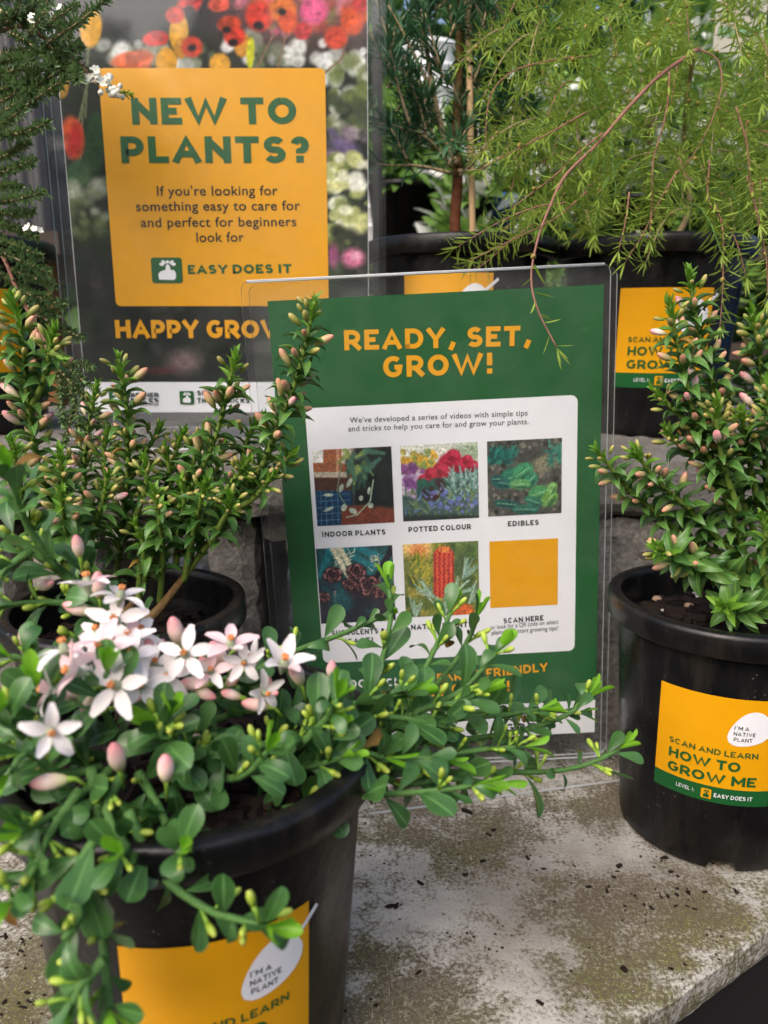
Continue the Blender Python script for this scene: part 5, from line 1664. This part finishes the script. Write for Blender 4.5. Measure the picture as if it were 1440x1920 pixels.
for pts, r0, r1, mt in ST[1:]:
    for q in pts[4::9]:
        if rng.random() < .5: CAPS.append((Matrix.Translation(q + Vector((rng.gauss(0, .0015), -.001, rng.gauss(0, .0015)))) @ Matrix.Scale(rng.uniform(.7, 1.2), 4), sd))
place(weep, 'seed_capsule', CAPS, 'capsule_mass', 120)

# ---- upright dark needle shrub with stake
CP = (.068, .715, LZ)
con = thing('potted_shrub', CP, 'black pot on the ledge with upright dark needle shrub, brown trunk and stake', 'potted plant')
make_pot(con, CP, k=KB, kh=KHt, label_az=az_of(CP, 838, 560, KB), label_z=.128, seed=9, soil_depth=.02)
dn = [needle_mesh('dark_needle', .0190, .0024, M['dneedle']), needle_mesh('dark_needle', .0150, .0020, M['dneedle'])]
rng = random.Random(14)
I, ST = [], []
foot_ = Vector((CP[0], CP[1] - .005, LZ + .14))
trunk = resample([foot_, at(853, 430, .71), at(858, 335, .71), at(856, 250, .71), at(861, 120, .71), at(862, 20, .71), at(864, -80, .71)], .006)
stem_part(con, trunk[:len(trunk) // 3], .0052, .0046, M['trunk'], 'trunk', 10)
stem_part(con, trunk[len(trunk) // 3 - 1:], .0044, .0030, M['woody'], 'upper_trunk', 8)
mb = MB()
mb.tube([Vector((CP[0] + .012, CP[1] - .012, LZ + .03)), at(886, 425, .70), at(878, 0, .70), at(876, -150, .70)], [.0028] * 4, 9)
link('stake', mb.mesh('stake', M['stake'], True), con)
mb = MB()
tp, tq = at(858, 121, .706), at(880, 119, .697)
ring_ = []
for k in range(17):
    a = 2 * math.pi * k / 16
    ring_.append((tp + tq) / 2 + Vector((.0085 * math.cos(a) + .0, .006 * math.sin(a), .0006 * math.sin(a * 2))))
mb.tube(ring_, .0009, 6)
link('tie', mb.mesh('tie', M['black'], True), con)
def cw(px, Ys, gap=.0030, lift=.7, size=1.0, r0=.0016, r1=.0007, mat='beige_twig', start=0.0, end=5):
    needle_twig(stem_path(px, Ys), I, ST, rng, dn, gap, lift, size, r0, r1, M[mat], 1, start, endtuft=end)
cw([(858,310),(832,255),(812,170),(800,90),(790,-20)], (.705, .69), gap=.006, r0=.0026, r1=.0016)
cw([(812,175),(780,110),(750,50),(728,10)], (.70, .68), gap=.006, r0=.0018)
cw([(812,172),(790,160),(765,140),(750,128)], (.70, .68), gap=.004)
cw([(850,315),(805,262),(750,238),(712,232)], (.70, .67), gap=.0022)
cw([(848,325),(790,312),(740,310),(705,308)], (.70, .67), gap=.0022)
cw([(770,235),(748,170),(738,120),(730,95)], (.68, .66), gap=.0016)
cw([(800,258),(790,210),(775,170),(770,150)], (.69, .68), gap=.0022)
cw([(860,270),(888,190),(908,110),(925,40),(936,-20)], (.71, .70), gap=.006, r0=.0022, r1=.0012)
cw([(912,60),(900,30),(885,-10)], (.705, .70), gap=.004)
cw([(862,330),(900,290),(940,240),(985,215)], (.70, .69), gap=.0022)
cw([(860,320),(890,320),(930,300),(960,270)], (.69, .67), gap=.0022)
cw([(855,290),(860,270),(845,262)], (.69, .66), gap=.0012)
for k in range(165):
    x, y = rng.uniform(712, 1010), rng.uniform(-60, 330)
    if 735 < x < 845 and 50 < y < 215 and rng.random() < .75: continue
    up = rng.uniform(30, 110); sx = rng.uniform(-45, 45)
    Yd = rng.uniform(.68, .76)
    cw([(x, y), (x + sx * .5, y - up * .5), (x + sx, y - up)], (Yd, Yd - .01), gap=.0014, r0=.001, r1=.0006)
for pts, r0, r1, mt in ST:
    stem_part(con, pts, r0, r1, mt, 'branch', 6)
tag(link('needles', join_mesh('needles', I), con), kind='stuff')

# ---- tiny-leaved shrub spilling from the left
TP = (-.375, .70, LZ)
thr = thing('potted_shrub', TP, 'black pot at the left edge with tiny dark leaves and a white flower sprig', 'potted plant')
make_pot(thr, TP, k=KB, kh=KHt, label_az=az_of((-.375, .70, LZ), -40, 690, KB), label_z=.117, seed=10, soil_depth=.02, words=False)
tl = [needle_mesh('tiny_leaf', .0066, .0024, M['tleaf']), needle_mesh('tiny_leaf', .0052, .0020, M['tleaf'])]
rng = random.Random(3)
I, ST = [], []
def th(px, Ys, gap=.00042, lift=.75, size=1.0, r0=.0012, r1=.0005, mat='beige_twig', start=0.0):
    needle_twig(stem_path(px, Ys), I, ST, rng, tl, gap, lift, size, r0, r1, M[mat], 1, start, endtuft=6)
th([(-60,90),(-10,62),(45,50),(90,75),(130,100),(165,135)], (.58, .55), gap=.0012, r0=.0016, r1=.001, mat='twig')
for px in ([(-30,225),(30,195),(70,160),(112,132)], [(-40,50),(30,20),(70,5),(100,-20)], [(50,70),(95,40),(120,25),(140,10)], [(90,80),(120,60),(150,40),(195,2)], [(0,100),(60,95),(100,85),(128,70)],
           [(20,60),(60,85),(88,110),(96,122)], [(-20,150),(30,130),(75,128),(108,100)], [(-20,280),(20,225),(60,190),(118,150)], [(-30,60),(15,40),(35,15),(40,-20)], [(60,60),(80,30),(90,0)], [(100,90),(125,95),(150,88)], [(110,92),(118,110),(116,128)], [(140,112),(142,130),(143,148)], [(-10,195),(30,175),(50,150),(64,140)], [(-20,240),(10,230),(40,205)], [(-40,20),(0,0),(40,-20)], [(40,52),(60,20),(62,-10)], [(-10,120),(30,110),(60,112)],
           [(-30,358),(10,350),(34,350)], [(-30,378),(20,376),(76,362)], [(-30,410),(20,425),(64,444)], [(-20,462),(30,485),(86,510)], [(20,505),(60,520),(100,535)], [(28,545),(70,556),(116,572)], [(52,575),(80,580),(98,590)], [(-20,300),(15,290),(50,268)], [(-25,330),(20,318),(62,300)], [(-10,250),(40,250),(85,232)], [(-20,395),(25,402),(58,398)], [(-20,440),(30,460),(70,478)], [(-30,480),(10,520),(50,545)], [(-10,170),(50,160),(100,170)], [(0,20),(70,45),(125,50)], [(-20,130),(20,150),(55,175)]):
    Yd = rng.uniform(.50, .56)
    th(px, (Yd + .03, Yd))
th([(-20,440),(10,490),(35,550),(62,600),(90,650)], (.56, .54), gap=.004, mat='twig', r0=.0015, r1=.001)
for px in ([(70,590),(110,612),(150,632)], [(60,600),(100,660),(168,688)], [(90,640),(130,690),(180,735)], [(100,680),(135,720),(170,760)], [(120,700),(140,760),(150,820)], [(110,690),(112,730),(118,790)], [(150,740),(200,800),(215,850)], [(160,800),(180,860),(190,930)], [(140,760),(128,800),(122,830)]):
    th(px, (.555, .535), size=1.0)
for pts, r0, r1, mt in ST:
    stem_part(thr, pts, r0, r1, mt, 'branch', 5)
tag(link('tiny_leaves', join_mesh('tiny_leaves', I), thr), kind='stuff')
stem_part(thr, resample([at(118, 92, .553), at(150, 125, .55), at(185, 150, .547), at(238, 180, .545)], .004), .0013, .0006, M['twig'], 'branch', 6)
# white sprig: small five-lobed flowers
mb = MB()
for k in range(5):
    a = 2 * math.pi * k / 5
    q = []
    for i in range(8):
        t = 2 * math.pi * i / 8
        lx, ly = .0013 + .0011 * math.cos(t), .0010 * math.sin(t)
        q.append((lx * math.cos(a) - ly * math.sin(a), .0006 + .0006 * (lx / .0024) ** 2 + .00005 * k, lx * math.sin(a) + ly * math.cos(a)))
    mb.add(q, [tuple(range(8))])
mb.tube([(0, -.0018, 0), (0, 0, 0), (0, .0008, 0)], [.0004, .0011, .0003], 7)
tf = mb.mesh('small_flower', M['tiny_flower'])
tb_ = lathe_mesh('white_bud', [(.0003, -.001), (.0013, -.0002), (.0017, .001), (.0013, .0022), (.0002, .0028)], 8, M['tiny_flower'])
FL = []
for k in range(34):
    t = rng.random()
    x, y = 165 + 62 * t + rng.gauss(0, 7), 133 + 40 * t + rng.gauss(0, 10)
    p = at(x, y, .540 + rng.uniform(-.005, .006))
    FL.append((frame(p, Vector((rng.gauss(0, .5), -1, rng.gauss(.3, .5))), Vector((0, 0, 1)), rng.uniform(.85, 1.25) * (1.25 if t < .4 else 1)), tf if t < .45 else tb_))
for x, y in ((60, 32), (58, 40), (96, 8), (113, 15), (55, 425), (64, 430), (74, 432), (50, 429)):
    FL.append((frame(at(x, y, .53), Vector((rng.gauss(0, .5), -1, .5)), Vector((0, 0, 1)), 1.0), tf))
place(thr, 'small_flower', FL, 'flower_mass')
I2 = []
needle_twig(stem_path([(205, 165), (222, 172), (240, 176)], .543), I2, [], rng, [needle_mesh('young_tip_leaf', .005, .0018, M['needle'])], .0011, .7, 1.0, .0008, .0004, M['twig'])
tag(link('sprig_tip', join_mesh('sprig_tip', I2), thr), kind='stuff')

# ---- blue pot at the right end of the ledge
BP = (.415, .70, LZ)
bpt = thing('blue_pot', BP, 'blue plastic pot at the right edge behind the budded shrub', 'pot')
o = lathe_mesh('pot_wall', [(.0001, 0), (.054, 0), (.056, .004), (.068, .13), (.065, .13), (.055, .012), (.0001, .01)], 40, M['bluep'], 'Z'); link('pot_wall', o, bpt, Matrix.Translation(BP))
o = lathe_mesh('rim', [(.066, .118), (.072, .118), (.072, .132), (.0645, .132), (.0645, .118)], 40, M['bluep'], 'Z'); link('rim', o, bpt, Matrix.Translation(BP))

# ---- black post right of the poster
mb = MB()
a, b = at(708, 432, .80), at(717, -200, .80)
mb.box((a.x - .0048, .795, LZ), (a.x + .0048, .805, a.z + .55), 0)
o = link('post', mb.mesh('post', M['black'])); tag(o, 'thin black upright post just right of the flower poster', 'post')

# ---- corrugated planter on its wooden shelf, behind the left edge
SZ = at(60, 440, 1.0).z
pl = thing('raised_planter', (-.62, 1.15, SZ), 'dark corrugated steel planter on the wooden shelf at upper left', 'planter')
mb = MB()
xr = at(84, 300, 1.0).x
V, Fc = [], []
nc = 120
for i in range(nc + 1):
    s = i / nc * .62
    x = xr - s
    y = 1.0 + .004 * math.cos(s / .021 * 2 * math.pi)
    V += [(x, y, SZ + .001), (x, y, SZ + .40)]
for i in range(nc): Fc.append((2 * i, 2 * i + 1, 2 * i + 3, 2 * i + 2))
o = len(V)
for i in range(61):
    s = i / 60 * .35
    x = xr + .004 * math.cos(s / .021 * 2 * math.pi) - .004
    V += [(x, 1.004 + s, SZ + .001), (x, 1.004 + s, SZ + .40)]
for i in range(60): Fc.append((o + 2 * i, o + 2 * i + 2, o + 2 * i + 3, o + 2 * i + 1))
mb.add(V, Fc)
link('corrugated_wall', mb.mesh('corrugated_wall', M['steel'], True), pl)
sh_ = thing('wooden_shelf', (-.62, 1.12, -.8), 'brown wooden shelf under the corrugated planter at the left', 'shelf')
mb = MB(); xe = at(112, 445, .97).x
mb.box((xe - .75, .965, SZ - .026), (xe, 1.42, SZ), 0)
link('board', mb.mesh('board', M['dkwood']), sh_)
for px_ in ((xe - .052, xe - .022), (xe - .73, xe - .70)):
    for py in ((.985, 1.015), (1.37, 1.40)):
        mb = MB(); mb.box((px_[0], py[0], -.8), (px_[1], py[1], SZ - .027), 0)
        link('leg', mb.mesh('leg', M['wood']), sh_)

# ---- hanging care card, upper right, seen from its back
CY = .95
C0 = at(1336, 98, CY)
Cs = Sheet(C0, (1, 0, 0), (0, 0, 1))
cx1, cy1 = Cs.uv(1431, 95)[0], Cs.uv(1400, -80)[1]
cr = thing('care_card', C0, 'grey care card with mirrored print at the upper right corner', 'card')
cd = Cs.slab(0, 0, cx1, cy1, -.0008, 0, [M['card'], M['card']], cr, 'card_sheet')
q0, q1 = Cs.uv(1346, 68), Cs.uv(1428, 50)
Cs.poly(Cs.rect(q0[0], q0[1], q1[0], q1[1], .0003), M['cardg'], cd, 'green_band')
cm = lambda x, y, l: Cs.p(x, y, l)
def mir(g):
    V, Fc, W_ = g
    return [(W_ - x, y, l) for x, y, l in V], Fc, W_
def cl_(g, X0, Y0, X1, Y1, h, mat):
    a_, b_ = Cs.uv(X0, Y0), Cs.uv(X1, Y1)
    set_line(mir(g), cm, a_, b_, Cs.uv(X0, Y0 - h)[1] - a_[1], mat, cd, lift=.0006)
cl_(caps('FEEL', .16, .15), 1384, 68, 1426, 67, 7, M['cardt'])
cl_(body_text('Reminder', .01), 1390, 79, 1428, 77, 8, M['cardt'])
cl_(body_text('remember', .01), 1394, 88, 1428, 86, 8, M['cardt'])
for k_ in range(4):
    q0, q1 = Cs.uv(1362 + 3 * k_, 8 + 6 * k_), Cs.uv(1426, 6.6 + 6 * k_)
    Cs.poly(Cs.rect(q0[0], q0[1], q1[0], q1[1], .0003), M['cardt'], cd, 'print_line')
mb = MB(); rc = Cs.uv(1413, 24); rg = []
for k_ in range(21):
    a = 2 * math.pi * k_ / 20
    rg.append((rc[0] + .0048 * math.cos(a), rc[1] + .0036 * math.sin(a)))
vs, fs = strip(rg, .0014)
mb.add([Cs.p(v.x, v.y, .0004) for v in vs], fs)
link('ring_mark', mb.mesh('ring_mark', M['ink']), cd)
mb = MB(); mb.tube([Cs.p(cx1 * .5, cy1 - .003, -.001), Cs.p(cx1 * .5, cy1 + .5, -.001)], .0012, 6); link('hanger', mb.mesh('hanger', M['black']), cr)

# ================================================================== BACKGROUND NURSERY
def leafcloud(name, root, c, rad, n, L, mats, seed, W=.4):
    g = np.random.default_rng(seed)
    items = []
    ms = [leaf_mesh(name + '_leaf', L, L * W, lambda t: math.sin(math.pi * min(.98, t * .95 + .05)), .3, .5, mt, 3, 1) for mt in mats]
    nl = max(4, n // 60)
    lobes = g.normal(0, .42, (nl, 3)); lobes /= np.maximum(1, np.linalg.norm(lobes, axis=1))[:, None]
    for i in range(n):
        b = lobes[int(g.integers(nl))] + g.normal(0, .17, 3)
        p = Vector((c[0] + b[0] * rad[0], c[1] + b[1] * rad[1], c[2] + b[2] * rad[2]))
        d = Vector(b) + Vector(g.normal(0, .5, 3)) + Vector((0, 0, .3))
        items.append((frame(p, d, Vector(g.normal(0, .6, 3)) + Vector((0, 0, 1)), .6 + .8 * g.random()), ms[int(g.integers(len(ms)))]))
    o = link(name, join_mesh(name, items), root)
    return tag(o, kind='stuff')

bench = thing('nursery_bench', (.4, 2.1, -.8), 'slatted timber sales bench in the blurred background', 'bench')
BZ = .50
for k in range(6):
    mb = MB(); mb.box((-1.6, 1.75 + k * .13, BZ - .03), (2.4, 1.86 + k * .13, BZ)); link('slat', mb.mesh('slat', M['dkwood']), bench)
for x in (-1.5, .4, 2.3):
    for y in (1.78, 2.46):
        mb = MB(); mb.box((x, y, -.8), (x + .07, y + .07, BZ - .031)); link('leg', mb.mesh('leg', M['dkwood']), bench)
# stacks of white bowls
def bowl_stack(x, y, n, r, label, rimmat=None):
    st = thing('bowl_stack', (x, y, BZ), label, 'bowls')
    for k in range(n):
        z = BZ + .004 + k * .046
        me = lathe_mesh('bowl', [(.0001, 0), (r * .55, 0), (r * .9, .05), (r, .072), (r * 1.04, .074), (r * 1.04, .082), (r * .97, .082), (r * .5, .012), (.0001, .01)], 32, M['whitep'] if not (rimmat and k == n - 1) else rimmat, 'Z')
        link('bowl', me, st, Matrix.Translation((x, y, z)))
bowl_stack(.105, 1.95, 9, .062, 'stack of white plastic bowls behind the dark needle shrub')
bowl_stack(-.02, 2.1, 5, .055, 'shorter stack of white bowls just left of the tall white stack')
for k, (x, z, lab) in enumerate(((.26, 0, 'blurred blue pot right of the white bowls'),)):
    p = thing('nursery_pot', (x, 1.82, BZ), lab, 'pot')
    me = lathe_mesh('pot_wall', [(.0001, 0), (.04, 0), (.052, .1), (.055, .1), (.055, .11), (.047, .11), (.04, .02), (.0001, .02)], 24, M['bluep'], 'Z'); link('pot_wall', me, p, Matrix.Translation((x, 1.82, BZ + .002)))
    leafcloud('foliage', p, (x, 1.82, BZ + .15), (.06, .06, .06), 120, .03, [M['bgleaf']], 60 + k)
SP = ((.33, 2.0, .16, 'bgleaf', 'bgwhite', 'pale flowered bush on the far bench right of the white bowls'), (.62, 1.95, .22, 'bgleaf', 'bgwhite', 'white flecked bush on the far bench behind the weeping shrub'),
      (.95, 2.0, .24, 'bgleaf', 'bgwhite', 'pale flowered bush on the far bench near the care card'), (1.25, 2.05, .22, 'bgleaf', 'bgleaf', 'plain green bush on the far bench at the right'), (-.28, 2.05, .18, 'bgleaf', 'bgpink', 'mauve flowered bush on the far bench behind the poster'),
      (.04, 1.80, .09, 'bgleaf', 'bgleaf', 'small green bush in front of the short white stack'), (.17, 1.80, .08, 'bgleaf', 'bgwhite', 'small pale bush in front of the tall white stack'),
      (.20, 1.62, .10, 'bgleaf', 'bgwhite', 'low pale flowered plant in front of the white bowls'))
for k, (x, y, r, m1, m2, lab) in enumerate(SP):
    z0 = BZ if y > 1.7 else .30
    p = thing('nursery_bush', (x, y, z0), lab, 'bush')
    me = lathe_mesh('pot_wall', [(.0001, 0), (.06, 0), (.075, .12), (.08, .12), (.08, .13), (.07, .13), (.06, .02), (.0001, .02)], 24, M['pot'], 'Z'); link('pot_wall', me, p, Matrix.Translation((x, y, z0 + .002)))
    mb = MB(); mb.tube([(x, y, z0 + .02), (x, y, z0 + .12 + r)], [.008, .004], 6); link('trunk', mb.mesh('trunk', M['woody']), p)
    leafcloud('crown', p, (x, y, z0 + .13 + r * .9), (r, r, r * 1.1), 700, .05, [M[m1], M[m1], M[m2]], 70 + k)
p = thing('tray_bench', (.2, 1.55, -.8), 'low timber trestle below the far bench', 'bench')
mb = MB(); mb.box((-.6, 1.45, .27), (1.2, 1.70, .298)); link('board', mb.mesh('board', M['dkwood']), p)
for x in (-.55, 1.12):
    mb = MB(); mb.box((x, 1.5, -.8), (x + .05, 1.6, .269)); link('leg', mb.mesh('leg', M['dkwood']), p)
for k in range(9):
    x = -.35 + k * .17
    g = np.random.default_rng(90 + k)
    q = thing('seedling_pot', (x, 1.57, .298), 'small seedling in a black tube pot on the trestle', 'seedling', 'seedlings on the trestle')
    me = lathe_mesh('pot_wall', [(.0001, 0), (.02, 0), (.028, .07), (.025, .07), (.0001, .06)], 12, M['pot'], 'Z'); link('pot_wall', me, q, Matrix.Translation((x, 1.57, .3)))
    leafcloud('foliage', q, (x, 1.57, .42), (.06, .05, .06), 130, .035, [M['bgleaf'], M['bgleaf'], M['bgwhite'] if k % 2 else M['bgleaf']], 100 + k, .25)
for k, (x, y, h, r) in enumerate(((-1.6, 4.2, 2.6, 1.0), (-.5, 4.5, 3.0, 1.1), (.55, 4.3, 2.4, .9), (1.5, 4.6, 3.2, 1.2), (2.7, 4.2, 2.6, 1.1), (.1, 5.6, 3.6, 1.3), (2.0, 6.0, 3.8, 1.4))):
    lab = ('hedge tree at far left behind the corrugated planter', 'hedge tree behind the flower poster', 'hedge tree behind the white bowls', 'tall hedge tree behind the weeping shrub', 'hedge tree at the far right behind the card', 'far tree between the nearer hedge trees, centre', 'farthest tree behind the hedge at the right')[k]
    p = thing('hedge_tree', (x, y, -.8), lab, 'tree')
    mb = MB(); mb.tube([(x, y, -.82), (x + .03, y, .2), (x - .02, y, h * .5)], [.09, .07, .03], 9); link('trunk', mb.mesh('trunk', M['trunk']), p)
    leafcloud('crown', p, (x, y, -.8 + h * .58), (r, r * .8, h * .48), 4200, .13, [M['bgdark'], M['bgdark'], M['bgleaf']], 120 + k, .5)

for k, (x, y, h, r) in enumerate(((-2.6, -3.0, 2.5, 1.0), (-1.0, -3.3, 2.7, 1.1), (.6, -3.0, 2.5, 1.0), (2.2, -3.3, 2.6, 1.1))):  # unseen trees, added to dim sky reflections in the acrylic and pots
    lab = ('leftmost unseen tree added behind the viewer to dim reflections', 'second from left of the unseen trees added behind the viewer to dim reflections', 'third from left of the unseen trees added behind the viewer to dim reflections', 'rightmost unseen tree added behind the viewer to dim reflections')[k]
    p = thing('hedge_tree', (x, y, -.8), lab, 'tree')
    mb = MB(); mb.tube([(x, y, -.82), (x + .03, y, .2), (x - .02, y, h * .5)], [.09, .07, .03], 9); link('trunk', mb.mesh('trunk', M['trunk']), p)
    leafcloud('crown', p, (x, y, -.8 + h * .52), (r, r * .7, h * .5), 2600, .2, [M['bgdark']], 140 + k, .6)

# ---- crumbs of soil and bark lying on the slab
g = np.random.default_rng(77)
mb = MB()
pts = [(876, 1523, .0019), (731, 1701, .0016), (905, 1615, .0012), (1160, 1625, .0012), (1020, 1630, .001), (1246, 1611, .0022), (1150, 1645, .0014), (990, 1610, .001), (1290, 1675, .0013), (80, 1775, .0014)]
for x, y, s in pts + [(g.uniform(690, 1440), g.uniform(1520, 1900), .0004 + .0010 * g.random() ** 3) for _ in range(45)] + [(g.normal(1250, 90), g.normal(1680, 22), .0004 + .0008 * g.random()) for _ in range(30)] + [(g.uniform(0, 110), g.uniform(1700, 1920), .0005 + .0006 * g.random()) for _ in range(30)]:
    c = on_z(x, y, .0)
    if (c - E0).dot(en) < .004: continue
    T = Matrix.Translation((c.x, c.y, s * .35)) @ Matrix.Rotation(6.28 * g.random(), 4, 'Z') @ Matrix.Rotation(g.normal(0, .3), 4, 'Y')
    k = s * (1 + g.random())
    m_ = 7
    rr_ = [k * (.6 + .7 * g.random()) * (1 + .7 * abs(math.cos(2 * math.pi * i / m_))) * .8 for i in range(m_)]
    vs = [T @ Vector((rr_[i] * math.cos(2 * math.pi * i / m_), rr_[i] * .7 * math.sin(2 * math.pi * i / m_), s * g.normal(0, .2))) for i in range(m_)] + [T @ Vector((k * g.normal(0, .2), 0, s * (.5 + .5 * g.random()))), T @ Vector((0, 0, -s * .4))]
    mb.add(vs, [f for i in range(m_) for f in ((i, (i + 1) % m_, m_), ((i + 1) % m_, i, m_ + 1))])
tag(link('soil_crumbs', mb.mesh('soil_crumbs', M['bark'])), 'scattered dark soil and bark crumbs on the pale slab', 'debris', kind='stuff')
